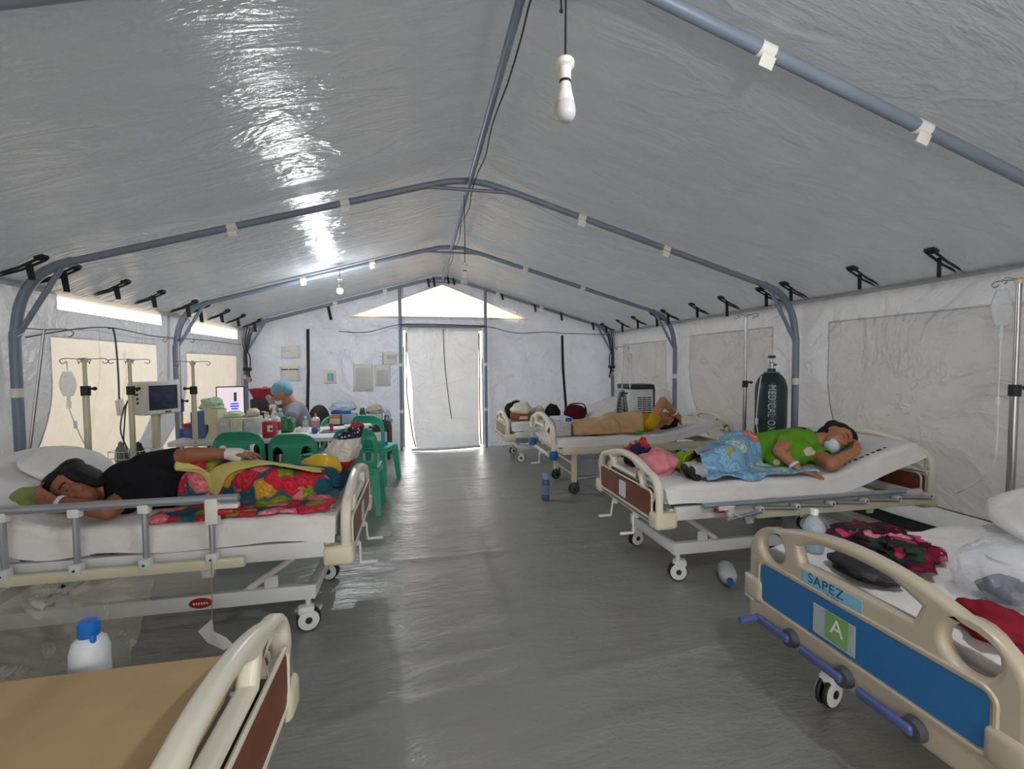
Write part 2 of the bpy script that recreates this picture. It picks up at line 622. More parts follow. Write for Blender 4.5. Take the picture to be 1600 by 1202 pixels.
def end_wall(name, y0, mat, door, tri, amp=1.0, sgn=1):
    xs = sorted(set([round(-3.78 + i * 0.07, 4) for i in range(109)] + [DOOR[0], DOOR[1], -1.42, 1.42, 0.0]))
    m = MB()
    R1, R2, R3, R4 = 34, 38, 46, 54
    vs, fs = [], []
    for j in range(R4 + 1):
        for x in xs:
            ax = abs(x)
            zt = roof_under(x) - 0.005
            base = min(2.20, zt * 0.975)
            dt = min(1.97, base * .9)
            tt = base + max(0.0, 0.53 * (1 - ax / 1.42)) if tri else base + (zt - base) * .5
            z = (dt * j / R1 if j <= R1 else dt + (base - dt) * (j - R1) / (R2 - R1) if j <= R2 else
                 base + (tt - base) * (j - R2) / (R3 - R2) if j <= R3 else tt + (zt + .05 - tt) * (j - R3) / (R4 - R3))
            lim = wall_x(z) + .10
            xx = math.copysign(min(ax, lim), x) if ax > lim - 0.06 else x
            k = amp * (0.3 + 1.1 * min(1, max(0, ax - .6) / .5)) * min(1, (zt - z) / .25 + .1)
            d = k * (0.045 * nz(x * 1.1 + z * .9, z * .8 - x * .5, 2.0 + y0, 1.5) + 0.022 * nz((x + z * .6) * 2.2, (z - x * .4) * 1.0, 6 + y0, 2.0) + 0.010 * nz((x + z * .5) * 6.0, z * 1.5, 8, 1.8))
            if ax > .75:
                d += amp * min(1, (ax - .75) / .4) * min(1, (zt - z) / .3) * .055 * (1 - 2.2 * abs(nz((x + .75 * z) * 1.15, (z - .5 * x) * .5, 12 + y0, 1.0)))
            vs.append((xx, y0 + d + sgn * .03, -.05 if j == 0 else z))
    W = len(xs)
    for j in range(R4):
        for i in range(W - 1):
            q = (j * W + i, j * W + i + 1, (j + 1) * W + i + 1, (j + 1) * W + i)
            cx = sum(vs[k][0] for k in q) / 4
            if door and DOOR[0] < cx < DOOR[1] and j < R1:
                continue
            if tri and R2 <= j < R3:
                continue
            fs.append(q)
    m.add(vs, fs)
    return tag(m.build(name, mat, auto=None), kind='structure')
end_wall('wall_back', Y_END, m_end, True, True)
end_wall('wall_front', Y_BACK, m_front, True, False, 1.0, -1)  # out of view; its door opening is added to let in fill daylight
m = MB()
m.add([(-1.50, Y_END + .05, 2.165), (1.50, Y_END + .05, 2.165), (0, Y_END + .05, 2.775)], [(0, 1, 2)])
tag(m.build('window_9', m_gable, smooth=False), kind='structure')
# door flap, loose at the foot so daylight shows down both sides
m = MB()
def df(u, v):
    z = 2.06 * v - 0.0
    wl_ = 0.60 - 0.15 * (1 - v) ** 1.3 + 0.02 * math.sin(v * 9)
    wr = 0.60 - 0.02 * (1 - v)
    x = -wl_ + (wl_ + wr) * u
    bul = math.sin(PI * u) * .05 * (1 - v)
    y = Y_END + 0.0 - bul + 0.03 * nz(x * 2.2, z * .8, 3, 1.5) * (1.1 - v) - 0.10 * max(0, .12 - v) / .12
    return (x, y, max(0.012, z - .02 * math.sin(u * 3)))
m.grid(df, 40, 60)
m_flap = tarp('door_flap_sheet', (204, 208, 214), 0.075, (228, 230, 234), rough=0.32, spec=0.5, wr=0.25, fine=40)
door = tag(m.build('door_1', m_flap, auto=None), kind='structure')
m = MB()
m.tube([(-0.54, Y_END - .13, .02), (-0.2, Y_END - .21, .025), (.2, Y_END - .2, .03), (.59, Y_END - .10, .03)], .022, 8)
m.build('hem_roll', m_flap, door)
for nm, sx in (('zip_strap', -1), ('zip_strap', 1)):
    m = MB()
    m.tube([(sx * 0.60, Y_END - .03, 1.93), (sx * 0.605, Y_END - .035, 1.4), (sx * 0.60, Y_END - .03, .9), (sx * (0.52 if sx < 0 else .60), Y_END - .06, .25), (sx * (.47 if sx < 0 else .61), Y_END - .1, .05)], .011, 6)
    m.build(nm, m_black, door)
    m = MB()
    m.tube([(sx * 0.64, Y_END - .0, 1.7), (sx * 0.655, Y_END - .0, 1.0), (sx * 0.66, Y_END - .01, .05)], .008, 6)
    m.build('zip_tape', m_black, door)
    m = MB()
    m.box((sx * 0.60, Y_END - .04, 2.02), (.07, .02, .12), .006)
    m.build('white_clip', m_tape, door)
m = MB()
m.tube(smoothpath([(0.0, Y_END - .03, 2.0), (0.02, Y_END - .035, 1.4), (0.08, Y_END - .05, .8), (.12, Y_END - .06, .5)]), .006, 5)
m.build('pull_cord', m_cord, door)

# black straps sewn on the end wall
m_strap = m_black
def flat_strap(pts, w, nm, parent, mat=None, nrm=(0, -1, 0)):
    m = MB()
    P = [Vector(p) for p in pts]
    n = Vector(nrm)
    vs = []
    for i, p in enumerate(P):
        d = (P[min(i + 1, len(P) - 1)] - P[max(i - 1, 0)]).normalized()
        s = d.cross(n).normalized() * w / 2
        vs += [p + s + n * .004, p - s + n * .004, p - s - n * .002, p + s - n * .002]
    fs = []
    for i in range(len(P) - 1):
        a = i * 4
        for k in range(4):
            fs.append((a + k, a + (k + 1) % 4, a + 4 + (k + 1) % 4, a + 4 + k))
    fs += [(0, 1, 2, 3), tuple(len(vs) - 4 + k for k in (3, 2, 1, 0))]
    m.add(vs, fs)
    return m.build(nm, mat or m_black, parent, smooth=False)
wall_back = bpy.data.objects['wall_back']
flat_strap([(-2.09, Y_END - .06, 1.97), (-2.10, Y_END - .06, 1.3), (-2.13, Y_END - .06, .55)], .045, 'hanging_strap', wall_back)
flat_strap([(-1.79, Y_END - .03, 2.33), (-1.75, Y_END - .03, 2.12)], .045, 'hanging_strap', wall_back)
flat_strap([(2.05, Y_END - .06, 1.90), (2.06, Y_END - .07, 1.35), (2.13, Y_END - .06, .5)], .045, 'hanging_strap', wall_back)
for x, dz in ((-0.24, .14), (-0.15, .16), (.08, .12), (.17, .12), (.98, .10), (1.55, .13), (2.02, .14), (2.6, .13)):
    z = roof_under(x) - .05
    flat_strap([(x, Y_END - .08, z), (x + .02, Y_END - .09, z - dz)], .035, 'hanging_strap', wall_back)

# ------------------------------------------------------------------ tent frame
ARCH = [(3.0, 0.0), (3.0, 1.45), (2.99, 1.64), (2.96, 1.81), (2.90, 1.94), (2.80, 2.04), (2.65, 2.105)]
def rafter_z(x):
    return 2.105 + (2.65 - abs(x)) * (2.775 - 2.105) / (2.65 - 0.3)
def make_arch(y, label, first=None):
    root = thing('tent_arch', label, 'tent frame', (0, y, 0), group='tent frame arches', kind='structure')
    for sg in (-1, 1):
        m = MB()
        m.tube([(sg * x, 0, z) for x, z in smoothpath3(ARCH)], .03, 12)
        m.build('post', m_pipe, root)
        pts = [(sg * 2.66, 0, 2.10), (sg * 1.5, 0, rafter_z(1.5)), (sg * .4, 0, rafter_z(.4)), (sg * .28, 0, 2.778), (sg * .14, 0, 2.812), (0, 0, 2.825)]
        m = MB()
        m.tube(pts, .025, 12)
        m.build('rafter', m_pipe, root)
        m = MB()
        m.tube([(sg * 2.985, 0, 1.60), (sg * 2.70, 0, 2.09)], .017, 10)
        m.build('knee_brace', m_pipe, root)
        for x in (0.92, 1.68):
            m = MB()
            d = Vector((1, 0, -.285 * 1)).normalized()
            c = Vector((sg * x, 0, rafter_z(x)))
            t = Vector((sg * d.x, 0, d.z))
            m.tube([c - t * .032, c + t * .032], .029, 12)
            m.box(c + Vector((0, -.008, -.045)), (.06, .006, .045), .001, rot=(.2, sg * .28, 0))
            m.build('tape_band', m_tape, root)
        m = MB()
        m.tube([(sg * 3.0, 0, 1.20), (sg * 3.0, 0, 1.26)], .034, 12)
        m.build('tape_band', m_tape, root)
    m = MB()
    m.tube([(-.34, 0, 2.757), (.34, 0, 2.757)], .014, 10)
    m.build('collar_bar', m_pipe, root)
    return root
def smoothpath3(p):
    return [(v.x, v.z) for v in smoothpath([(a, 0, b) for a, b in p], 4)]
a0 = make_arch(ARCH_Y[1], 'blue-grey pipe arch over the second bed row, beside the unlit hanging bulb')
dup(a0, (0, ARCH_Y[0], 0), label='blue-grey pipe arch crossing above the cardboard-topped bed')
dup(a0, (0, ARCH_Y[2], 0), label='blue-grey pipe arch with its post beside the dark oxygen cylinder')
dup(a0, (0, ARCH_Y[3], 0), label='blue-grey pipe arch above the green chairs and white table')
dup(a0, (0, ARCH_Y[4], 0), label='blue-grey pipe arch against the end wall around the door')

r = thing('ridge_pole', 'long blue-grey ridge pole running under the roof peak', 'tent frame', (0, 0, 0), kind='structure')
m = MB(); m.tube([(0, Y_BACK, 2.80), (0, 7.66, 2.80)], .02, 12); m.build('pole', m_pipe, r)
for sg, w in ((-1, 'small bright windows'), (1, 'oxygen cylinder wall')):
    r = thing('eave_pole', 'blue-grey eave pole along the roof edge on the side of the ' + w, 'tent frame', (0, 0, 0), kind='structure')
    m = MB(); m.tube([(sg * 3.005, Y_BACK, 1.985), (sg * 3.005, 7.66, 1.985)], .018, 12); m.build('pole', m_pipe, r)
r = thing('door_frame', 'blue-grey pipe door frame in the end wall', 'tent frame', (0, 7.60, 0), kind='structure')
for x in (-0.69, 0.70):
    m = MB(); m.tube([(x, 0, 0), (x, 0, rafter_z(x) - .01)], .026, 12); m.build('door_post', m_pipe, r)
    for z in (.62, 1.38):
        m = MB(); m.tube([(x, 0, z), (x, 0, z + .05)], .029, 12); m.build('tape_band', m_tape, r)
m = MB(); m.tube([(-.69, 0, 2.04), (.70, 0, 2.04)], .022, 12); m.build('lintel', m_pipe, r)

# tie straps between roof sheet and eave pole
def tie(sg, y, big=1.0):
    m = MB()
    a = Vector((sg * 2.72, y, 2.10)); b = Vector((sg * 3.0, y + .01, 1.975))
    for dy, dz in ((-.016, 0), (.016, -.012)):
        P = [a + Vector((0, dy, dz)), a.lerp(b, .5) + Vector((0, dy, -.012 + dz * .5)), b + Vector((0, dy, 0))]
        m.tube(P, .008 * big, 5)
    m.box(a + Vector((sg * .02, 0, -.005)), (.055, .06, .022), .006, rot=(0, sg * .35, 0))
    c = a.lerp(b, .35)
    L = .10 + .07 * random.random()
    m.add([c + Vector((-.02, 0, 0)), c + Vector((.02, .006, 0)), c + Vector((.03, .012, -L)), c + Vector((-.006, .01, -L)),
           c + Vector((-.02, .004, 0)), c + Vector((.02, .010, 0)), c + Vector((.03, .016, -L)), c + Vector((-.006, .014, -L))],
          [(0, 1, 2, 3), (7, 6, 5, 4), (0, 4, 5, 1), (1, 5, 6, 2), (2, 6, 7, 3), (3, 7, 4, 0)])
    m.build('tie_strap', m_black, ceiling)
for sg in (-1, 1):
    for a in ARCH_Y[:-1]:
        for d in (-.13, .16, .72, 1.25):
            tie(sg, a + d, 1.0)
    tie(sg, ARCH_Y[-1] - .14)

# black mud flap where the wall meets the floor
for sg in (-1, 1):
    m = MB()
    def mf(u, v):
        y = Y_BACK + 10.2 * u
        t = v
        return (sg * (3.69 - .14 * t + .02 * nz(y, 1, sg, 2)), y, 0.10 * (1 - t) ** 1.2 + .012 + .008 * nz(y * 2, t, 3, 2))
    m.grid(mf, 120, 5)
    tag(m.build('baseboard_' + ('left' if sg < 0 else 'right'), m_black, auto=None, solid=.004), kind='structure')
# ------------------------------------------------------------------ bulbs on cords
m_bulbbody = M('white_bulb_plastic', (235, 233, 225), 0.35, var=0.02)
m_bulbglobe = M('frosted_bulb', (205, 203, 205), 0.2, var=0.02, spec=0.6)
m_lit = M('lit_bulb', (255, 255, 255), 0.3, emit=(235, 240, 255), estr=60)
def bulb(loc, hang, label, lit=0.0, off=0.0):
    """loc = bottom of the globe; hang = height of the cord's top"""
    r = thing('light_bulb', label, 'light bulb', loc, group='hanging bulbs')
    m = MB()
    m.lathe([(0.0, 0), (.012, .001), (.022, .006), (.029, .016), (.0315, .028), (.030, .042), (.0275, .055)], seg=24)
    m.build('globe', m_lit if lit else m_bulbglobe, r)
    m = MB()
    m.lathe([(.0275, .054), (.025, .065), (.020, .085), (.017, .103), (.015, .112)], seg=24)
    m.build('bulb_neck', m_bulbbody, r)
    m = MB()
    m.lathe([(.0155, .111), (.0165, .1135), (.0165, .1165), (.0155, .119)], seg=20)
    m.build('gap_ring', m_black, r)
    m = MB()
    m.lathe([(.017, .118), (.0175, .14), (.0185, .152), (.027, .158), (.027, .171), (.024, .176), (.004, .177)], seg=24)
    m.build('socket', m_bulbbody, r)
    m = MB()
    m.tube(smoothpath([(0, 0, .175), (.001, 0, .2), (.003 + off * .3, .002, (hang - loc[2]) * .5 + .09), (off, 0, hang - loc[2])], 5), .0035, 6)
    m.build('cord', m_cord, r)
    if lit:
        ld = bpy.data.lights.new('bulb_light', 'POINT')
        ld.energy = lit
        ld.color = (0.93, 0.96, 1.0)
        ld.shadow_soft_size = 0.04
        lo = bpy.data.objects.new('bulb_light', ld)
        COL.objects.link(lo)
        lo.parent = r
        lo.location = (0, 0, -.03)
    return r
bulb((0.025, 1.30, 2.105), 2.79, 'unlit white bulb with pale globe hanging from the ridge by the second arch')
bulb((-0.02, 3.80, 2.06), 2.79, 'small unlit bulb hanging from the ridge in front of the end door', off=0.0)
bulb((-1.27, 5.50, 2.215), 2.47, 'brightly lit white bulb hanging above the nurse table', lit=36.0)
bulb((0.55, 0.42, 2.26), 2.62, 'lit white bulb hanging from the roof above the aisle beside the first arch', lit=28.0)
# loose cords under the ridge
c = MB(); c.tube(smoothpath([(0.03, 1.2, 2.78), (-.02, 1.21, 2.6), (-.012, 1.22, 2.36)]), .003, 5)
c.ball((-.012, 1.22, 2.355), .006, 6)
tag(c.build('pull_string', m_cord), 'thin black string dangling beside the unlit bulb under the ridge', 'string')
c = MB()
P = []
for i in range(40):
    y = 0.9 + i * .17
    P.append((0.035 + .012 * math.sin(i * 1.1), y, 2.79 - .035 * abs(math.sin(i * .45))))
c.tube(P, .004, 5)
tag(c.build('electric_wire', m_cord), 'thin dark wire running along the ridge pole', 'wire')
c = MB()
c.tube(smoothpath([(-1.62, 7.52, 1.93), (-1.2, 7.5, 1.92), (-.69, 7.55, 2.05), (0, 7.56, 2.06), (.72, 7.55, 2.03), (1.2, 7.52, 1.93), (1.75, 7.52, 1.95), (2.05, 7.5, 1.93), (2.9, 7.5, 1.91)], 6), .006, 5)
tag(c.build('electric_wire', m_cord), 'dark wire strung across the end wall above the door', 'wire')
# ------------------------------------------------------------------ hospital beds
m_cream = M('cream_plastic', (226, 219, 200), 0.32, var=0.03, scale=4)
m_beige = M('beige_plastic', (182, 169, 149), 0.34, var=0.03, scale=4)
m_white = M('white_enamel', (222, 222, 220), 0.35, var=0.03, scale=6)
m_oldcream = M('cream_enamel', (219, 210, 182), 0.4, var=0.05, scale=10)
m_brown = M('brown_wood_panel', (122, 62, 40), 0.4, var=0.15, scale=9)
m_bluep = M('blue_panel', (38, 103, 158), 0.42, var=0.06, scale=120)
m_bluecap = M('blue_plastic', (30, 84, 160), 0.4)
m_alu = M('grey_aluminium', (168, 172, 178), 0.35, 0.55, var=0.05)
m_steel = M('steel', (170, 170, 170), 0.25, 0.9, var=0.05)
m_dark = M('dark_rubber', (30, 31, 33), 0.6)
m_darkgrey = M('dark_grey_plastic', (70, 72, 78), 0.5)
m_red = M('red_plastic', (176, 36, 38), 0.4)
m_card = M('white_card', (222, 220, 214), 0.6, var=0.03)
m_crankblue = M('crank_blue_grey', (74, 90, 140), 0.45)
m_shadowbase = M('grey_metal', (120, 122, 124), 0.5, .4)
m_sheet = None
def sheet_mat():
    t = NT('white_bed_sheet')
    v = t.coords()
    n1 = t.noise(v, 4, 5, .6, .6)
    n2 = t.noise(v, 26, 3, .5, .8)
    c = t.ramp(n1.outputs['Fac'], [(.3, lin((222, 218, 214))), (.7, lin((236, 232, 229)))])
    p = t.principled(c, 0.85, 0, .2)
    nn = t.bump(n1.outputs['Fac'], .35, .05)
    nn = t.bump(n2.outputs['Fac'], .15, .012, nn)
    t.l(nn, p.inputs['Normal'])
    return t.done(p.outputs[0])
m_sheet = sheet_mat()
CYC = Matrix(((0, 0, 1, 0), (1, 0, 0, 0), (0, 1, 0, 0), (0, 0, 0, 1)))   # (across, up, depth) -> (along, across, up)

def board_loops(w, zb, zt, style):
    h = w / 2
    out = [(-h + .02, zb), (h - .02, zb), (h, zb + .02), (h, zt - .20)]
    for k in range(1, 9):
        a = PI / 2 * k / 8
        out.append((h - .13 + .13 * math.cos(a), zt - .20 + .135 * math.sin(a)))
    n = 12
    xs = h - .13
    for k in range(1, n):
        x = xs - 2 * xs * k / n
        out.append((x, zt - .065 + .065 * (1 - (x / xs) ** 2)))
    for k in range(0, 8):
        a = PI / 2 + PI / 2 * k / 8
        out.append((-h + .13 + .13 * math.cos(a), zt - .20 + .135 * math.sin(a)))
    out.append((-h, zt - .20)); out.append((-h, zb + .02))
    def arch(x0, x1, z0, top):
        """hole whose top follows the rail"""
        lp = []
        nn = 10
        lp.append((x0 + .02, z0)); lp.append((x1 - .02, z0))
        for k in range(nn + 1):
            x = x1 - (x1 - x0) * k / nn
            e = min(1, min(k, nn - k) / 2)
            zr = zt - .065 + .065 * (1 - (x / xs) ** 2) - .042
            lp.append((x, zr - (1 - e) * .02))
        return lp
    if style == 'C':
        H = [arch(-.215, .215, zt - .145, 0)]
        for s in (-1, 1):
            c = (s * .335, zt - .145)
            H.append([(c[0] + .062 * math.cos(a) , c[1] + .062 * math.sin(a) - s * 0) for a in [2 * PI * k / 20 for k in range(20)]])
    else:
        H = [arch(-.185, .185, zt - .128, 0)]
        for s in (-1, 1):
            a, b = .235, .405
            lp = [(s * (a + .035), zt - .185), (s * b, zt - .215), (s * b, zt - .15), (s * (b - .02), zt - .125), (s * (b - .06), zt - .10), (s * (a + .02), zt - .09), (s * a, zt - .105)]
            H.append(lp)
    return [out] + H

def make_board(name, u, w, zb, zt, style, mat, panel, parent, face):
    """face -1: the dressed side looks to the foot, +1: to the head, 0: both"""
    mt = Matrix.Translation((u, 0, 0)) @ CYC
    b = plate(name, board_loops(w, zb, zt, style), .05, mat, mt, parent, bevel=.018, res=4)
    if panel is not None:
        pz0, pz1 = (zb + .055, zb + .055 + .145) if style != 'C' else (zb + .115, zb + .115 + .15)
        for s in (-1, 1):
            q = Matrix.Translation((u + s * .0235, 0, 0)) @ CYC
            plate('inset_panel', [rrect(-w / 2 + .075, w / 2 - .075, pz0, pz1, .025)], .008, panel, q, b)
            rim = rrect(-w / 2 + .062, w / 2 - .062, pz0 - .013, pz1 + .013, .035)
            mm = MB()
            mm.tube([q @ Vector((x, y, 0.001 * s)) for x, y in rim], .007, 6, closed=True)
            mm.build('panel_rim', mat, b)
    return b

def make_caster(u, v, parent, white=True, rad=.06, turn=0.0):
    R = Matrix.Translation((u, v, rad)) @ Matrix.Rotation(turn, 4, 'Z')
    RX = R @ Matrix.Rotation(PI / 2, 4, 'X')
    m = MB()
    m.tube([R @ Vector((0, 0, .03)), R @ Vector((0, 0, .115))], .014, 10)
    m.box(R @ Vector((.012, 0, .052)), (.085, .058, .05), .018, rot=(0, 0, turn))
    for s in (-1, 1):
        m.lathe([(.001, s * .027), (.040, s * .029), (.052, s * .026), (.053, s * .021)], mat4=RX, seg=22)
    c = m.build('caster', m_white if white else m_darkgrey, parent)
    m = MB()
    for s in (-1, 1):
        m.lathe([(.02, s * .006), (rad - .004, s * .006), (rad, s * .010), (rad, s * .018), (rad - .006, s * .023), (.02, s * .023)], mat4=RX, seg=26)
    m.build('wheel', m_dark, c)
    m = MB()
    for s in (-1, 1):
        m.lathe([(.0005, s * .031), (.017, s * .031), (.018, s * .027)], mat4=RX, seg=16)
    m.build('hub_cap', m_dark, c)
    return c

def bend_path(hinge, ang, L, z0):
    """mattress underside: flat to the hinge, then tilted, with a soft bend"""
    P = []
    n = 44
    u, z = 0.0, z0
    ds = L / n
    for i in range(n + 1):
        P.append((u, z))
        s = (i + .5) * ds
        t = max(0, min(1, (s - hinge + .12) / .24))
        a = ang * t * t * (3 - 2 * t)
        u += ds * math.cos(a); z += ds * math.sin(a)
    return P

def make_mattress(name, label, loc, rz, hinge, ang, L=1.94, z0=.565, th=.095, hw=.435, seed=0, droop=.03, u0=.05, wr=1.0, name_print=None):
    P = bend_path(hinge, ang, L, z0)
    m = MB()
    n = len(P)
    prof = []
    r = .035
    for (v, t) in [(-hw, .0), (-hw, .3), (-hw, .62)]:
        prof.append((v, t * th))
    for k in range(5):
        a = PI - PI / 2 * k / 4
        prof.append((-hw + r + r * math.cos(a), th - r + r * math.sin(a)))
    for k in range(1, 22):
        prof.append((-hw + r + (2 * hw - 2 * r) * k / 22, th))
    for k in range(5):
        a = PI / 2 - PI / 2 * k / 4
        prof.append((hw - r + r * math.cos(a), th - r + r * math.sin(a)))
    for (v, t) in [(hw, .62), (hw, .3), (hw, .0)]:
        prof.append((v, t * th))
    for k in range(0, 8):
        prof.append(((hw - .016) * (1 - 2 * k / 7), 0.0))
    K = len(prof)
    vs, fs = [], []
    for i, (u, z) in enumerate(P):
        d = (P[min(i + 1, n - 1)][0] - P[max(i - 1, 0)][0], P[min(i + 1, n - 1)][1] - P[max(i - 1, 0)][1])
        l = math.hypot(*d); d = (d[0] / l, d[1] / l)
        nx, nz_ = -d[1], d[0]
        e = min(1, min(i, n - 1 - i) / 1.5)
        for (v, t) in prof:
            tt = t
            side = abs(abs(v) - hw) < .012
            if t > th * .5:
                tt -= (1 - e) * .02
                tt += wr * (.010 * nz(u * 3, v * 3, seed, 1.6) + .006 * nz(u * 2, v * 8, seed + 3, 2.0) + .004 * nz(u * 9, v * 4, seed + 5, 2.0))
            vv = v
            if side:
                vv += math.copysign(.012 * (nz(u * 5, t * 12, seed + 2, 1.4)) + .004, v)
                if t < .01:
                    tt -= droop * (.55 + .7 * nz(u * 1.6, v * 2, seed + 1, 1.8))
                    if droop > 0:
                        vv = math.copysign(max(hw + .012, .475) + .008 * nz(u * 4, 2.0, seed + 7, 1.3), v)
            vs.append((u0 + u + nx * tt, vv, z + nz_ * tt))
    for i in range(n - 1):
        for k in range(K):
            k2 = (k + 1) % K
            fs.append((i * K + k, (i + 1) * K + k, (i + 1) * K + k2, i * K + k2))
    fs.append(tuple(range(K)))
    fs.append(tuple((n - 1) * K + k for k in range(K - 1, -1, -1)))
    m.add(vs, fs)
    o = m.build(name, m_sheet, auto=60)
    o.location = loc
    o.rotation_euler = (0, 0, rz)
    tag(o, label, 'mattress', 'sheeted mattresses')
    return o, P

def side_rail_up(parent, v, u0, u1, posts):
    r = thing_part('side_rail', parent)
    m = MB(); m.tube([(u0 - .0, v, .79), (u1, v, .79)], .019, 12)
    top = m.build('top_tube', m_alu, r)
    m = MB(); m.box(((u0 + u1) / 2 + .06, v + math.copysign(.002, v), .487), (u1 - u0 + .16, .03, .045), .006)
    m.build('lower_bar', m_oldcream, r)
    for i, u in enumerate(posts):
        m = MB(); m.tube([(u, v, .50), (u, v, .775)], .013, 10)
        m.build('rail_post', m_alu, r)
        m = MB(); m.box((u, v, .765), (.045, .036, .042), .005); m.build('clamp', m_card, r)
        m = MB(); m.box((u, v + math.copysign(.006, v), .515), (.045, .038, .05), .005); m.build('clamp', m_card, r)
        m = MB(); m.lathe([(.0005, 0), (.005, 0), (.005, .004)], (u, v + math.copysign(.026, v), .515), 8, Matrix.Rotation(-math.copysign(PI / 2, v), 4, 'X'))
        m.build('bolt', m_dark, r)
    m = MB()
    m.box((u0 + .11, v, .735), (.055, .04, .12), .006)
    m.box((u0 + .05, v, .755), (.10, .036, .022), .005)
    m.build('latch_body', m_card, r)
    m = MB(); m.box((u0 + .055, v + math.copysign(.004, v), .728), (.075, .03, .028), .01)
    m.build('latch_lever', m_red, r)
    return r

def thing_part(name, parent):
    o = bpy.data.objects.new(name, None)
    o.empty_display_size = .02
    return link(o, parent)

def side_rail_folded(parent, v, u0, u1):
    r = thing_part('side_rail', parent)
    s = math.copysign(1, v)
    m = MB(); m.box(((u0 + u1) / 2 + .12, v, .468), (u1 - u0, .03, .05), .006); m.build('lower_bar', m_oldcream, r)
    m = MB(); m.tube([(u0 - .25, v + s * .012, .548), (u0 + .4, v + s * .012, .548), (u1 - .12, v + s * .012, .548)], .016, 10); m.build('top_tube', m_alu, r)
    n = 6
    for i in range(n):
        u = u0 + .14 + (u1 - u0 - .06) * i / (n - 1)
        m = MB(); m.tube([(u, v + s * .022, .492), (u - .24, v + s * .022, .512 if i else .455)], .012, 8); m.build('rail_post', m_alu, r)
        m = MB(); m.box((u, v + s * .01, .500), (.04, .042, .04), .005); m.build('clamp', m_card, r)
        m = MB(); m.lathe([(.0005, 0), (.005, 0), (.005, .004)], (u, v + s * .031, .505), 8, Matrix.Rotation(-s * PI / 2, 4, 'X')); m.build('bolt', m_dark, r)
    m = MB()
    m.box((u0 - .10, v + s * .012, .528), (.11, .035, .03), .005)
    m.box((u0 - .07, v + s * .012, .495), (.04, .032, .05), .008)
    m.tube([(u0 - .06, v + s * .03, .50), (u0 - .03, v + s * .03, .48), (u0 + .0, v + s * .03, .47)], .006, 6)
    m.build('latch_body', m_card, r)
    m = MB(); m.box((u0 - .14, v + s * .012, .512), (.06, .034, .022), .006); m.build('latch_lever', m_red, r)

def make_crank(u, v, z, parent, mat, side=1, drop=.11):
    m = MB()
    m.tube([(u + .10, v, z), (u - .03, v, z)], .009, 8)
    m.tube([(u - .03, v, z), (u - .035, v + side * .02, z - drop)], .007, 8)
    m.tube([(u - .035, v + side * .02, z - drop), (u - .13, v + side * .02, z - drop)], .010, 8)
    m.box((u - .01, v, z), (.03, .05, .035), .008)
    m.build('crank_handle', mat, parent)

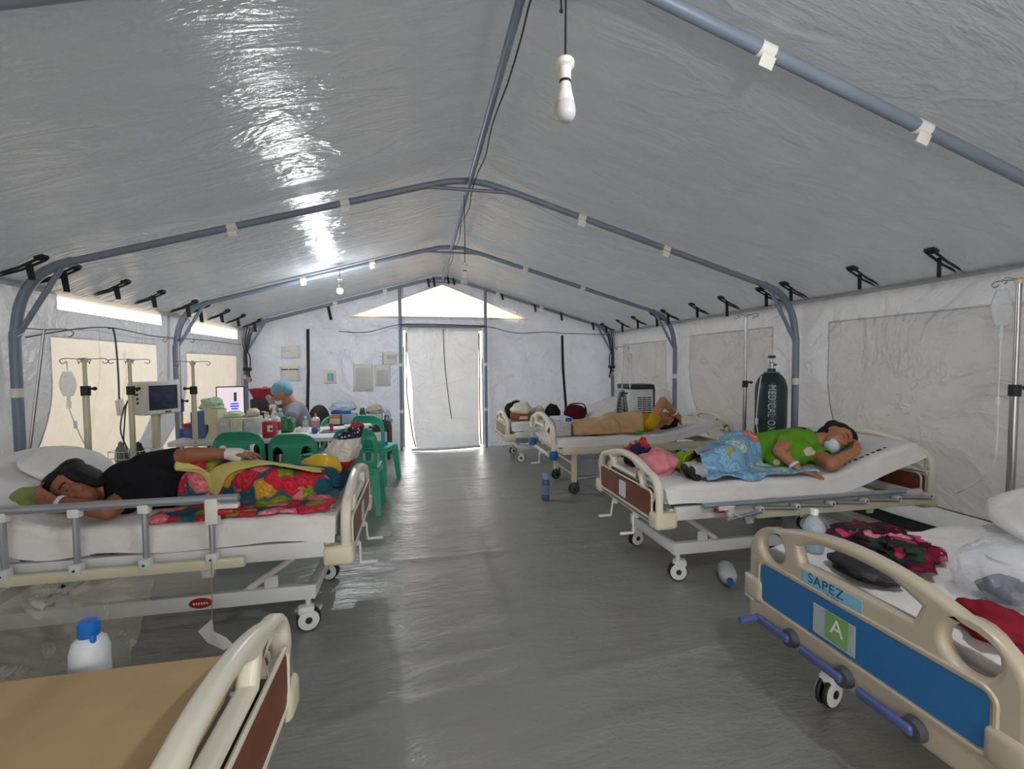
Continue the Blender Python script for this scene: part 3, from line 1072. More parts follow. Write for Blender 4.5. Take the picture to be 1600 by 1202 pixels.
def make_bed(label, loc, rz, kind='A', near=1, rail=None, zt=.80, head_zt=.88, board_mat=None, panel=None, bumper=None, hinge=1.2, ang=.3, group=None, cards=True, w=.92, length=2.05, cranks=2, deck_z=.565, deck_hw=.418):
    r = thing('hospital_bed', label, 'bed', loc, rz, group)
    board_mat = board_mat or m_cream
    bumper = bumper or m_oldcream
    zb = .41 if kind != 'C' else .31
    fb = make_board('footboard', 0, w, zb, zt, kind, board_mat, panel, r, -1)
    hb = make_board('headboard', length, w, zb, head_zt, kind, board_mat, panel, r, 1)
    for u, s in ((0, 1), (length, -1)):
        for v in (-1, 1):
            m = MB()
            m.box((u + s * (.035 if kind != 'B' else .005), v * (w / 2 - .035), .452), (.15 if kind != 'B' else .085, .10, .10), .022, seg=3)
            m.build('corner_bumper', bumper, r)
    fr = m_white if kind != 'B' else m_oldcream
    for v in (-1, 1):
        m = MB(); m.box((length / 2, v * .45, .495), (length - .2, .032, .082), .004); m.build('side_beam', fr, r)
    for uu, hh in ((.10, .05), (length - .1, .05), (length / 2, .04)):
        m = MB(); m.box((uu, 0, .49), (.045, .86, hh), .004); m.build('cross_beam', fr, r)
    # slatted deck, the head section tilted
    P = bend_path(hinge, ang, 1.94, deck_z)
    m = MB()
    vs, fs = [], []
    for i, (u, z) in enumerate(P):
        d = (P[min(i + 1, len(P) - 1)][0] - P[max(i - 1, 0)][0], P[min(i + 1, len(P) - 1)][1] - P[max(i - 1, 0)][1])
        l = math.hypot(*d); nx, nz_ = -d[1] / l, d[0] / l
        for v, dz in ((-deck_hw, -.019), (deck_hw, -.019), (deck_hw, -.0005), (-deck_hw, -.0005)):
            vs.append((.05 + u + nx * dz, v, z + nz_ * dz))
    for i in range(len(P) - 1):
        for k in range(4):
            k2 = (k + 1) % 4
            fs.append((i * 4 + k, i * 4 + k2, (i + 1) * 4 + k2, (i + 1) * 4 + k))
    fs += [(3, 2, 1, 0), tuple(len(vs) - 4 + k for k in range(4))]
    m.add(vs, fs)
    m.build('mattress_deck', m_white, r, auto=30)
    if ang > .1:
        m = MB()
        i = int(len(P) * .8)
        for v in (-.3, .3):
            m = MB(); m.tube([(hinge - .1, v, .49), (.05 + P[i][0], v, P[i][1] - .02)], .014, 8)
            m.build('backrest_strut', m_alu, r)
    if kind == 'B':
        for u in (.27, length - .27):
            for v in (-.33, .33):
                m = MB(); m.box((u, v, .29), (.05, .045, .36), .004); m.build('leg', fr, r)
                make_caster(u, v, r, False, .06, .5 * v + .3)
            m = MB(); m.box((u, 0, .33), (.035, .62, .03), .004); m.build('leg_brace', fr, r)
            m = MB(); m.tube([(u, -.33, .2), (u, .33, .2)], .012, 8); m.build('leg_brace', fr, r)
        m = MB(); m.tube([(.27, -.33, .16), (.45, -.33, .17), (.9, -.33, .2)], .02, 8); m.build('stretcher', m_alu, r)
    else:
        for v in (-1, 1):
            m = MB(); m.box((.99, v * .29, .208), (1.62, .04, .075), .004); m.build('base_beam', m_white, r)
            for uu in (.40, 1.32):
                m = MB()
                m.tube([(uu - .18, v * .30, .44), (uu + .12, v * .27, .235)], .016, 8)
                m.build('link_arm', m_white, r)
                m = MB()
                m.prism([(-.035, 0), (.035, 0), (.035, -.03), (.022, -.075), (-.022, -.075), (-.035, -.03)], -.005, .005, Matrix.Translation((uu + .23, v * .435, .465)) @ Matrix.Rotation(PI / 2, 4, 'X'))
                m.lathe([(.0005, .007), (.011, .007), (.012, .0)], (uu + .23, v * .44, .415), 10, Matrix.Rotation(-v * PI / 2, 4, 'X'))
                m.build('bracket', m_white, r)
                m = MB()
                m.box((uu, v * .285, .27), (.07, .012, .07), .01)
                m.build('bracket', m_white, r)
        for uu in (.2, 1.78):
            m = MB(); m.box((uu, 0, .208), (.045, .6, .065), .004); m.build('base_cross_beam', m_white, r)
        for u in (.22, 1.75):
            for v in (-1, 1):
                make_caster(u, v * .29, r, True, .06, (.25 if u < 1 else -.2) * v)
        m = MB(); m.tube([(.1, 0, .40), (.9, 0, .39), (1.4, 0, .36)], .016, 8); m.build('screw_rod', m_steel, r)
        m = MB(); m.tube([(.1, .18, .40), (.8, .18, .39)], .014, 8); m.build('screw_rod', m_steel, r)
    if cranks:
        vs_ = {1: [0.0], 2: [-.16, .16], 3: [-.22, 0, .22]}[cranks]
        for v in vs_:
            if kind == 'C':
                m = MB()
                m.tube([(.06, v, .355), (-.04, v, .355)], .012, 8)
                m.lathe([(.0005, -.045), (.03, -.045), (.034, -.03), (.034, -.01), (.0005, -.01)], (-.005, v, .355), 16, Matrix.Rotation(PI / 2, 4, 'Y'))
                c = m.build('crank_hub', m_darkgrey, r)
                m = MB(); m.box((-.052, v + .075, .355), (.02, .17, .032), .012, seg=3)
                m.build('crank_arm', m_crankblue, c)
                if v > .1:
                    m = MB(); m.tube([(-.055, v + .15, .355), (-.135, v + .15, .352)], .013, 10); m.build('crank_grip', m_crankblue, c)
            else:
                make_crank(0, v, .40, r, m_card, 1 if v > 0 else -1)
    if cards:
        q = Matrix.Translation((-.031, .0, 0)) @ CYC
        plate('name_card', [rrect(-.05, .05, zb + .07, zb + .18, .006)], .003, m_card, q, fb)
    if rail == 'up':
        side_rail_up(r, near * .52, .456, 1.8, [.572, .84, 1.105, 1.37, 1.64])
    elif rail == 'folded':
        side_rail_folded(r, near * .495, .50, 1.86)
    return r, fb

BEDS = {}
BEDS['R1'], fb_r1 = make_bed('cream hospital bed with brown panels and folded rail, under the person in green', (1.0, 2.91, 0), 0, 'A', -1, 'folded', panel=m_brown, hinge=1.2, ang=.29, group='hospital beds')
BEDS['L1'], fb_l1 = make_bed('cream hospital bed with raised side rail, under the person in black', (-0.775, 2.82, 0), PI, 'A', 1, 'up', panel=m_brown, hinge=1.22, ang=.40, group='hospital beds')
BEDS['R2'], fb_r2 = make_bed('cream hospital bed with blue corner caps, under the person with beige blanket', (0.95, 4.96, 0), 0, 'B', -1, None, zt=.86, head_zt=.82, panel=None, bumper=m_bluecap, hinge=1.2, ang=.18, group='hospital beds', cards=False, cranks=1, w=.95, length=2.1, deck_z=.545, deck_hw=.43)
BEDS['R3'], fb_r3 = make_bed('cream hospital bed with brown panel piled with bags, by the end wall', (0.80, 6.62, 0), 0, 'A', -1, None, zt=.79, head_zt=.8, panel=m_brown, hinge=1.15, ang=.40, group='hospital beds', cards=False)
BEDS['R0'], fb_r0 = make_bed('beige hospital bed with blue panel and name tape on the footboard', (1.0, 1.22, 0), 0, 'C', -1, None, zt=.80, head_zt=.86, board_mat=m_beige, panel=m_bluep, bumper=m_beige, hinge=1.3, ang=.12, group='hospital beds', cards=False, cranks=3)
BEDS['L0'], fb_l0 = make_bed('cream hospital bed with brown panel under a sheet of cardboard', (-0.80, 0.94, 0), PI, 'A', 1, None, zt=.80, panel=m_brown, hinge=1.2, ang=0.0, group='hospital beds', cards=False, deck_hw=.37)

MAT = {}
MAT['R1'], _ = make_mattress('mattress', 'white sheeted mattress under the person in green', (1.0, 2.91, 0), 0, 1.2, .29, seed=3)
MAT['L1'], _ = make_mattress('mattress', 'white sheeted mattress under the person in black', (-0.775, 2.82, 0), PI, 1.22, .40, seed=8, droop=.05)
MAT['R2'], _ = make_mattress('mattress', 'white sheeted mattress under the beige blanket', (0.95, 4.96, 0), 0, 1.2, .18, seed=12, droop=.015, hw=.45, z0=.545, th=.085)
MAT['R3'], _ = make_mattress('mattress', 'mattress with raised head end under the bags and brown box', (0.80, 6.62, 0), 0, 1.15, .40, seed=15)
MAT['R0'], _ = make_mattress('mattress', 'white sheeted mattress on the bed with the blue panel', (1.0, 1.22, 0), 0, 1.3, .12, seed=18, z0=.565, th=.07)
MAT['L0'], _ = make_mattress('mattress', 'mattress hidden below the brown cardboard sheet', (-0.80, 0.90, 0), PI, 1.2, 0.0, seed=20, th=.055, hw=.39, droop=0.0)
# ------------------------------------------------------------------ people
def skin_mat(name, col):
    t = NT(name)
    v = t.coords()
    n = t.noise(v, 18, 4)
    c = lin(col)
    cc = t.ramp(n.outputs['Fac'], [(.3, tuple(x * .9 for x in c[:3]) + (1,)), (.7, tuple(min(1, x * 1.08) for x in c[:3]) + (1,))])
    p = t.principled(cc, .52, 0, .4)
    p.inputs['Subsurface Weight'].default_value = .08
    p.inputs['Subsurface Radius'].default_value = (.012, .005, .003)
    return t.done(p.outputs[0])
m_skin = skin_mat('warm_skin', (150, 96, 68))
m_skin2 = skin_mat('warm_skin_light', (176, 118, 84))
m_lip = M('lip', (128, 66, 58), .5)
m_brow = M('brow_hair', (30, 22, 20), .7)
def hair_mat():
    t = NT('black_hair')
    v = t.coords((1, 1, 1))
    n = t.noise(t.coords((60, 60, 8)), 3, 4, .6, 1.0)
    c = t.ramp(n.outputs['Fac'], [(.3, (.004, .004, .005, 1)), (.75, (.012, .011, .011, 1))])
    p = t.principled(c, .5, 0, .25)
    t.l(t.bump(n.outputs['Fac'], .6, .01), p.inputs['Normal'])
    return t.done(p.outputs[0])
m_hair = hair_mat()

def cloth_mat(name, col, col2=None, weave=220, wr=.3, scale=7, rough=.9):
    t = NT(name)
    v = t.coords()
    n1 = t.noise(v, scale, 4, .6, .8)
    n2 = t.noise(v, weave, 2)
    c = lin(col)
    c2 = lin(col2) if col2 else tuple(x * .86 for x in c[:3]) + (1,)
    cc = t.ramp(n1.outputs['Fac'], [(.32, c2), (.66, c)])
    p = t.principled(cc, rough, 0, .2)
    nn = t.bump(n1.outputs['Fac'], wr, .03)
    nn = t.bump(n2.outputs['Fac'], .1, .004, nn)
    t.l(nn, p.inputs['Normal'])
    return t.done(p.outputs[0])

def print_mat(name, ground, stops, scale=9, warp=.35, coord_scale=(1, 1, 1), rough=.85):
    """printed cloth: motif patches from warped cells over a ground colour"""
    t = NT(name)
    v = t.coords(coord_scale)
    w = t.noise(v, 7, 3)
    mx = t.n('ShaderNodeVectorMath', operation='MULTIPLY_ADD')
    t.l(w.outputs['Color'], mx.inputs[0])
    mx.inputs[1].default_value = (warp, warp, warp)
    t.l(v, mx.inputs[2])
    vo = t.n('ShaderNodeTexVoronoi')
    vo.inputs['Scale'].default_value = scale
    t.l(mx.outputs[0], vo.inputs['Vector'])
    sep = t.n('ShaderNodeSeparateColor')
    t.l(vo.outputs['Color'], sep.inputs[0])
    col = t.ramp(sep.outputs[0], stops, 'CONSTANT')
    # petals: second, finer noise shades each motif
    n2 = t.noise(v, scale * 4, 4, .6, 1.5)
    shade = t.ramp(n2.outputs['Fac'], [(.35, (.55, .55, .55, 1)), (.62, (1.15, 1.15, 1.15, 1))])
    ring = t.ramp(vo.outputs['Distance'], [(0, (.45, .42, .42, 1)), (.12, (1.0, 1.0, 1.0, 1)), (.22, (1.5, 1.45, 1.4, 1)), (.30, (.8, .75, .75, 1)), (.42, (1.3, 1.25, 1.2, 1)), (.55, (.7, .7, .7, 1))])
    mr = t.n('ShaderNodeMix', data_type='RGBA', blend_type='MULTIPLY'); mr.inputs[0].default_value = .75
    t.l(col, mr.inputs[6]); t.l(ring, mr.inputs[7])
    col = mr.outputs[2]
    mu = t.n('ShaderNodeMix', data_type='RGBA', blend_type='MULTIPLY')
    mu.inputs[0].default_value = .8
    t.l(col, mu.inputs[6]); t.l(shade, mu.inputs[7])
    dist = t.ramp(vo.outputs['Distance'], [(.0, (0, 0, 0, 1)), (.60, (0, 0, 0, 1)), (.68, (1, 1, 1, 1))])
    m2 = t.n('ShaderNodeMix', data_type='RGBA')
    t.l(dist, m2.inputs[0]); t.l(mu.outputs[2], m2.inputs[6])
    m2.inputs[7].default_value = lin(ground)
    p = t.principled(m2.outputs[2], rough, 0, .2)
    n1 = t.noise(v, 12, 4, .6, .6)
    t.l(t.bump(n1.outputs['Fac'], .25, .02), p.inputs['Normal'])
    return t.done(p.outputs[0])

def frame(fwd, up):
    """matrix columns: face direction, left, crown"""
    z = Vector(up).normalized()
    x = Vector(fwd)
    x = (x - z * x.dot(z)).normalized()
    y = z.cross(x)
    return Matrix((x, y, z)).transposed()

def head_prims(m, c, R, s=1.0):
    c = Vector(c)
    e = R.to_euler()
    def B(p, r):
        m.ball(c + R @ (Vector(p) * s), tuple(x * s for x in r), 16, rot=e)
    def C(a, b, ra, rb):
        m.capsule(c + R @ (Vector(a) * s), c + R @ (Vector(b) * s), ra * s, rb * s, 10)
    B((-.012, 0, .035), (.096, .077, .086))
    B((.032, 0, -.03), (.060, .058, .085))
    B((.040, 0, -.082), (.042, .042, .030))
    C((.086, 0, .010), (.103, 0, -.026), .009, .0135)
    C((.092, -.012, -.030), (.092, .012, -.030), .009, .009)
    C((.076, -.036, .028), (.076, .036, .028), .013, .013)
    for t in (-1, 1):
        B((.055, t * .036, -.030), (.030, .026, .032))
        B((.070, t * .031, .005), (.016, .017, .013))
        B((-.004, t * .079, -.008), (.020, .010, .033))
    C((.084, -.018, -.0585), (.084, .018, -.0585), .0085, .0085)
    C((.082, -.015, -.070), (.082, .015, -.070), .009, .009)

def paint_head(o, c, R, s, off, base):
    """lip and brow faces of the head take their own colour"""
    c = Vector(c)
    Ri = R.inverted()
    for p in o.data.polygons:
        q = Ri @ (Vector(p.center) + off - c) / s
        if q.x > .115 or q.x < 0:
            continue
        if q.x > .074 and abs(q.y) < .024 and -.0765 < q.z < -.053:
            p.material_index = base
        elif q.x > .066 and .014 < abs(q.y) < .050 and .024 < q.z < .033:
            p.material_index = base + 1
        elif q.x > .064 and .018 < abs(q.y) < .046 and -.004 < q.z < .0005:
            p.material_index = base + 1

def hand_prims(m, wrist, d, n, thumb, curl=(.25, .35, .3), s=1.0, spread=.07):
    """five fingers: d points to the fingertips, n is the back of the hand, thumb = +1/-1 side"""
    w = Vector(wrist)
    X = Vector(d).normalized()
    Z = Vector(n)
    Z = (Z - X * Z.dot(X)).normalized()
    Y = Z.cross(X)
    def P(a, b, c): return w + (X * a + Y * b + Z * c) * s
    lens = [(.038, .024, .019), (.043, .027, .020), (.040, .025, .020), (.031, .019, .017)]
    for i, ys in enumerate((.031, .0105, -.0105, -.031)):
        y = ys * thumb
        k = P(.086 - .004 * abs(i - 1), y, .004)
        m.capsule(P(.0, y * .55, 0), k, .015 * s, .0125 * s, 10)
        a = 0.0
        yaw = spread * (1.5 - i) * thumb * 1.0
        p = k
        r = .0092
        for L, cu in zip(lens[i], curl):
            a += cu
            dr = (X * math.cos(yaw) + Y * math.sin(yaw)) * math.cos(a) - Z * math.sin(a)
            q = p + dr * L * s
            m.capsule(p, q, r * s, (r - .0012) * s, 10)
            p = q; r -= .001
    m.capsule(P(.02, .02 * thumb, -.004), P(.078, .0, -.004), .018 * s, .014 * s, 10)
    p0 = P(.018, .026 * thumb, -.006); p1 = P(.050, .053 * thumb, -.014); p2 = P(.078, .066 * thumb, -.018); p3 = P(.100, .070 * thumb, -.020)
    m.capsule(p0, p1, .015 * s, .0125 * s, 10); m.capsule(p1, p2, .0115 * s, .0105 * s, 10); m.capsule(p2, p3, .010 * s, .0085 * s, 10)

def limb(m, pts, rs):
    for a, b, ra, rb in zip(pts, pts[1:], rs, rs[1:]):
        m.capsule(a, b, ra, rb, 14)

def fused(name, mb, mats, parent, base, voxel=.005, it=5):
    """mesh in world coordinates, re-based on the parent"""
    b = Vector(base)
    mb.v = [tuple(Vector(v) - b) for v in mb.v]
    o = mesh_obj(name, mb.v, mb.f, mats[0], parent)
    for x in mats[1:]:
        o.data.materials.append(x)
    remesh(o, voxel, it)
    return o

def off_build(mb, name, mat, parent, base, **kw):
    b = Vector(base)
    mb.v = [tuple(Vector(v) - b) for v in mb.v]
    return mb.build(name, mat, parent, **kw)

def drape(name, label, cat, xr, yr, support, mat, n=(110, 90), floor=None, blur=3, wr=.012, seed=0, edge=.02, over=None, th=.006, group=None, outline=None, mats=None, wfreq=3.0, lift=0.0):
    """a cloth lying over rounded supports: support = [(x, y, z, r)...] spheres, floor(x, y) = surface below"""
    nx, ny = n
    X = np.linspace(xr[0], xr[1], nx + 1); Y = np.linspace(yr[0], yr[1], ny + 1)
    GX, GY = np.meshgrid(X, Y)
    # wavy outline
    for j in range(ny + 1):
        for i in range(nx + 1):
            u, v = i / nx, j / ny
            x, y = GX[j, i], GY[j, i]
            ex = nz(y * 4, seed, 1.0, 1.5) * edge; ey = nz(x * 4, seed + 5, 2.0, 1.5) * edge
            if outline is not None:
                x, y = outline(u, v)
            GX[j, i] = x + ex; GY[j, i] = y + ey
    Z = np.zeros_like(GX)
    for j in range(ny + 1):
        for i in range(nx + 1):
            Z[j, i] = floor(GX[j, i], GY[j, i])
    F = Z.copy()
    for (sx, sy, sz, r) in support:
        d2 = (GX - sx) ** 2 + (GY - sy) ** 2
        t = sz + np.sqrt(np.maximum(0, r * r - d2))
        Z = np.where((d2 < r * r) & (t > Z), t, Z)
    RAW = Z.copy()
    for _ in range(blur):
        P = np.pad(Z, 1, mode='edge')
        Zb = (P[:-2, 1:-1] + P[2:, 1:-1] + P[1:-1, :-2] + P[1:-1, 2:] + 2 * P[1:-1, 1:-1]) / 6
        Z = np.maximum(np.maximum(Zb, F), RAW) if over is None else Zb
    vs = []
    for j in range(ny + 1):
        for i in range(nx + 1):
            x, y = GX[j, i], GY[j, i]
            w = wr * (nz(x * wfreq, y * wfreq * 1.7, seed, 1.3) + .5 * nz(x * wfreq * 2.6 + y * 3, y * wfreq * 2.2, seed + 3, 1.4))
            z = Z[j, i] + abs(w) + .012 + lift
            vs.append((x, y, z))
    W = nx + 1
    fs = [(j * W + i, j * W + i + 1, (j + 1) * W + i + 1, (j + 1) * W + i) for j in range(ny) for i in range(nx)]
    o = mesh_obj(name, vs, fs, mat, None, True, None)
    md = o.modifiers.new('thickness', 'SOLIDIFY'); md.thickness = th; md.offset = 1
    if label:
        tag(o, label, cat, group)
    return o

def spheres(pts, rs, n=14):
    out = []
    for a, b, ra, rb in zip(pts, pts[1:], rs, rs[1:]):
        for k in range(n + 1):
            t = k / n
            out.append((a[0] + (b[0] - a[0]) * t, a[1] + (b[1] - a[1]) * t, a[2] + (b[2] - a[2]) * t, ra + (rb - ra) * t))
    return out

def bed_top(foot_x, sgn, yc, hinge, ang, hw=.435, z0=.565, th=.095, u0=.05, near=-1, hang=.12):
    P = bend_path(hinge, ang, 1.94, z0)
    def f(x, y):
        u = (x - foot_x) * sgn - u0
        z = None
        if u <= 0: z = P[0][1]
        else:
            for a, b in zip(P, P[1:]):
                if a[0] <= u <= b[0]:
                    z = a[1] + (b[1] - a[1]) * (u - a[0]) / (b[0] - a[0]); break
            if z is None: z = P[-1][1]
        z += th + .006
        d = abs(y - yc) - (hw - .02)
        if d > 0:
            z -= min(hang, d * 2.4 + d * d * 20)
        return z
    return f

m_mask = M('white_face_mask', (214, 222, 232), .8, var=.03)
m_band = M('white_wristband', (225, 225, 225), .5)
def wristband(a, d, r, parent, base):
    mb = MB()
    a = Vector(a); d = Vector(d).normalized()
    mb.tube([a - d * .009, a + d * .009], r, 16, cap=False)
    o = off_build(mb, 'wristband', m_band, parent, base, auto=None, solid=.002)
    return o

# ---- person in the green shirt, asleep on one side
b = (2.0, 2.85, .66)
p1 = thing('person', 'person in a green printed shirt asleep on one side, white mask at the chin', 'person', b)
hc = (2.50, 2.70, .868)
R = frame((-.16, -1, -.22), (.93, -.1, .33))
m = MB()
head_prims(m, hc, R, .98)
limb(m, [Vector(hc) + R @ Vector((-.03, 0, -.07)), (2.32, 2.80, .815)], [.052, .06])
# upper arm and forearm lying across the front, hand open on the sheet
sh = (2.235, 2.80, .875); el = (2.00, 2.66, .80); wr_p = (2.045, 2.545, .70)
limb(m, [sh, el], [.056, .043]); limb(m, [el, wr_p], [.041, .027])
hand_prims(m, wr_p, (.45, -.35, -.16), (.1, -.3, 1), 1, (.12, .15, .12), .92, .10)
# other arm folded up under the cheek
sh2 = (2.33, 2.70, .765); el2 = (2.235, 2.475, .735); wr2 = (2.44, 2.50, .805)
limb(m, [sh2, el2], [.054, .044]); limb(m, [el2, wr2], [.043, .028])
hand_prims(m, wr2, (.62, .28, .42), (.3, -.9, .2), -1, (.7, .8, .6), .9, .04)
# trunk and legs
limb(m, [(2.30, 2.83, .80), (2.10, 2.88, .765), (1.90, 2.92, .735)], [.115, .105, .112])
limb(m, [(1.88, 2.88, .745), (1.62, 2.68, .74), (1.40, 2.66, .70)], [.10, .07, .045])
limb(m, [(1.88, 2.92, .72), (1.60, 2.84, .71), (1.40, 2.74, .70)], [.10, .07, .045])
body = fused('body', m, [m_skin2, m_lip, m_brow], p1, b)
paint_head(body, hc, R, .98, Vector(b), 1)
m = MB()
for s_, dy in (((1.40, 2.66, .705), 0), ((1.41, 2.745, .700), .08)):
    limb(m, [s_, (1.335, 2.56 + dy, .715), (1.27, 2.53 + dy, .735)], [.045, .043, .034])
off_build(m, 'socks', cloth_mat('grey_socks', (188, 188, 192)), p1, b)
m = MB()
for dy in (0, .08):
    m.capsule((1.30, 2.545 + dy, .690), (1.255, 2.525 + dy, .735), .03, .028)
off_build(m, 'sock_soles', m_dark, p1, b)
def shirt_mat():
    t = NT('green_printed_shirt')
    v = t.coords()
    vo = t.n('ShaderNodeTexVoronoi'); vo.inputs['Scale'].default_value = 13
    w = t.noise(v, 9, 3)
    mx = t.n('ShaderNodeVectorMath', operation='MULTIPLY_ADD'); t.l(w.outputs['Color'], mx.inputs[0]); mx.inputs[1].default_value = (.12,) * 3; t.l(v, mx.inputs[2])
    t.l(mx.outputs[0], vo.inputs['Vector'])
    sep = t.n('ShaderNodeSeparateColor'); t.l(vo.outputs['Color'], sep.inputs[0])
    col = t.ramp(sep.outputs[0], [(0, lin((96, 150, 40))), (.55, lin((20, 24, 18))), (.68, lin((214, 196, 170))), (.8, lin((96, 150, 40)))], 'CONSTANT')
    ds = t.ramp(vo.outputs['Distance'], [(.42, (0, 0, 0, 1)), (.47, (1, 1, 1, 1))])
    m2 = t.n('ShaderNodeMix', data_type='RGBA'); t.l(ds, m2.inputs[0]); t.l(col, m2.inputs[6]); m2.inputs[7].default_value = lin((98, 152, 42))
    p = t.principled(m2.outputs[2], .85, 0, .2)
    n = t.noise(v, 14, 4, .6, .8); t.l(t.bump(n.outputs['Fac'], .4, .03), p.inputs['Normal'])
    return t.done(p.outputs[0])
m = MB()
limb(m, [(2.33, 2.82, .81), (2.12, 2.87, .78), (1.92, 2.91, .74)], [.125, .122, .122])
limb(m, [(2.28, 2.80, .86), (2.20, 2.78, .865), (2.115, 2.73, .838)], [.075, .072, .066])
limb(m, [(2.34, 2.74, .77), (2.31, 2.62, .755)], [.07, .064])
limb(m, [(2.22, 2.72, .77), (2.05, 2.74, .73)], [.09, .08])
off_ = fused('shirt', m, [shirt_mat()], p1, b, .009, 4)
m = MB()
cc = Vector(hc)
for q, r in (((-.030, 0, .052), (.096, .084, .082)), ((-.060, 0, .0), (.060, .074, .085)), ((.02, .02, .092), (.062, .066, .034)), ((-.05, .05, .06), (.07, .05, .07)), ((-.07, 0, .09), (.07, .06, .05)), ((-.09, .01, .12), (.05, .04, .05)), ((-.04, .04, .12), (.07, .05, .05)), ((.0, .03, .115), (.05, .05, .04)), ((-.06, .05, .15), (.06, .05, .045)), ((-.10, .0, .08), (.06, .07, .06))):
    m.ball(cc + R @ Vector(q), r, 14, rot=R.to_euler())
fused('hair', m, [m_hair], p1, b, .006, 3)
m = MB()
for q, r in (((.058, .012, -.072), (.046, .054, .034)), ((.05, .02, -.098), (.045, .05, .025))):
    m.ball(cc + R @ Vector(q), r, 14, rot=R.to_euler())
fused('face_mask', m, [m_mask], p1, b, .006, 3)
wristband(Vector(wr_p) + Vector((-.01, .02, .02)), (.12, -.6, -.5), .034, p1, b)

# ---- person in the black shirt
b = (-1.5, 2.75, .66)
p2 = thing('person', 'person in a black shirt lying on one side, face towards the raised rail', 'person', b)
hc = (-2.09, 2.655, .80)
R = frame((.12, -1, -.33), (-.80, -.05, .52))
m = MB()
head_prims(m, hc, R, 1.0)
limb(m, [Vector(hc) + R @ Vector((-.03, 0, -.07)), (-1.93, 2.75, .765)], [.052, .062])
sh = (-1.84, 2.80, .865); el = (-1.61, 2.715, .926); wr_p = (-1.435, 2.735, .922)
limb(m, [sh, el], [.057, .043]); limb(m, [el, wr_p], [.042, .029])
hand_prims(m, wr_p, (1, .04, -.10), (.1, -.15, 1), 1, (.15, .2, .15), .95, .06)
sh2 = (-1.88, 2.68, .735); el2 = (-1.87, 2.49, .714); wr2 = (-2.075, 2.48, .768)
limb(m, [sh2, el2], [.055, .046]); limb(m, [el2, wr2], [.045, .029])
hand_prims(m, wr2, (-.8, .22, .42), (-.3, -.9, -.1), 1, (.35, .5, .4), .92, .04)
limb(m, [(-1.90, 2.78, .77), (-1.70, 2.83, .76), (-1.48, 2.86, .73)], [.115, .105, .112])
limb(m, [(-1.46, 2.82, .74), (-1.20, 2.66, .73), (-1.00, 2.76, .70)], [.10, .068, .045])
limb(m, [(-1.46, 2.87, .715), (-1.16, 2.78, .72), (-.96, 2.86, .70)], [.10, .068, .045])
body = fused('body', m, [m_skin, m_lip, m_brow], p2, b)
paint_head(body, hc, R, 1.0, Vector(b), 1)
m = MB()
limb(m, [(-1.93, 2.77, .775), (-1.70, 2.82, .785), (-1.53, 2.85, .745)], [.128, .132, .122])
limb(m, [(-1.87, 2.80, .853), (-1.78, 2.775, .876), (-1.70, 2.748, .897)], [.080, .074, .066])
limb(m, [(-1.86, 2.72, .745), (-1.85, 2.60, .725)], [.075, .066])
limb(m, [(-1.82, 2.68, .735), (-1.70, 2.70, .735)], [.085, .085])
fused('shirt', m, [cloth_mat('black_shirt', (30, 29, 33), (20, 19, 22), wr=.5)], p2, b, .009, 4)
m = MB(); cc = Vector(hc)
for q, r in (((-.030, 0, .056), (.098, .084, .080)), ((-.060, 0, .0), (.062, .078, .09)), ((.02, -.01, .095), (.065, .066, .034)), ((-.05, .02, .085), (.07, .07, .05)), ((-.03, -.05, .05), (.06, .035, .06)), ((-.015, .062, .02), (.07, .035, .075)), ((-.01, .068, -.04), (.055, .03, .06))):
    m.ball(cc + R @ Vector(q), r, 14, rot=R.to_euler())
fused('hair', m, [m_hair], p2, b, .006, 3)
wristband(Vector(wr2) + Vector((.022, 0, -.005)), (-.2, 0, .05), .035, p2, b)
m = MB(); m.tube([Vector(wr_p) + Vector((-.01, 0, 0)), Vector(wr_p) + Vector((.015, 0, -.003)), Vector(wr_p) + Vector((.05, .004, -.012)), Vector(wr_p) + Vector((.075, .004, -.018))], [.030, .034, .040, .034], 16)
off_build(m, 'hand_dressing', M('gauze_tape', (226, 222, 216), .8, alpha=.85), p2, b)

# ---- person under the beige blanket, one arm over the head
b = (1.8, 4.72, .64)
p3 = thing('person', 'person in a yellow shirt lying on the back with one arm raised over the face', 'person', b)
hc = (2.335, 4.70, .760)
R = frame((-.25, -.45, 1), (.97, -.05, .22))
m = MB()
head_prims(m, hc, R, .98)
limb(m, [Vector(hc) + R @ Vector((-.03, 0, -.06)), (2.16, 4.72, .725)], [.052, .062])
sh = (2.10, 4.60, .735); el = (2.245, 4.60, .985); wr_p = (2.44, 4.60, .80)
limb(m, [sh, el], [.058, .048]); limb(m, [el, wr_p], [.046, .031])
hand_prims(m, wr_p, (.35, .55, -.35), (.5, -.4, .7), -1, (.3, .3, .3), .92, .05)
limb(m, [(2.10, 4.86, .72), (1.88, 4.90, .70), (1.72, 4.80, .74)], [.055, .045, .035])
limb(m, [(2.12, 4.73, .735), (1.90, 4.74, .715), (1.68, 4.75, .705)], [.105, .10, .10])
for dy in (-.08, .08):
    limb(m, [(1.66, 4.75 + dy, .685), (1.40, 4.75 + dy, .675), (1.23, 4.75 + dy, .665), (1.22, 4.75 + dy, .69)], [.08, .056, .04, .03])
body = fused('body', m, [m_skin2, m_lip, m_brow], p3, b, .006)
paint_head(body, hc, R, .98, Vector(b), 1)
m = MB()
limb(m, [(2.13, 4.73, .738), (1.90, 4.74, .718), (1.74, 4.75, .708)], [.112, .108, .108])
limb(m, [(2.11, 4.60, .735), (2.15, 4.60, .80)], [.074, .068])
limb(m, [(2.11, 4.86, .725), (2.0, 4.88, .71)], [.072, .062])
fused('shirt', m, [cloth_mat('yellow_shirt', (196, 152, 30))], p3, b, .01, 4)
m = MB(); cc = Vector(hc)
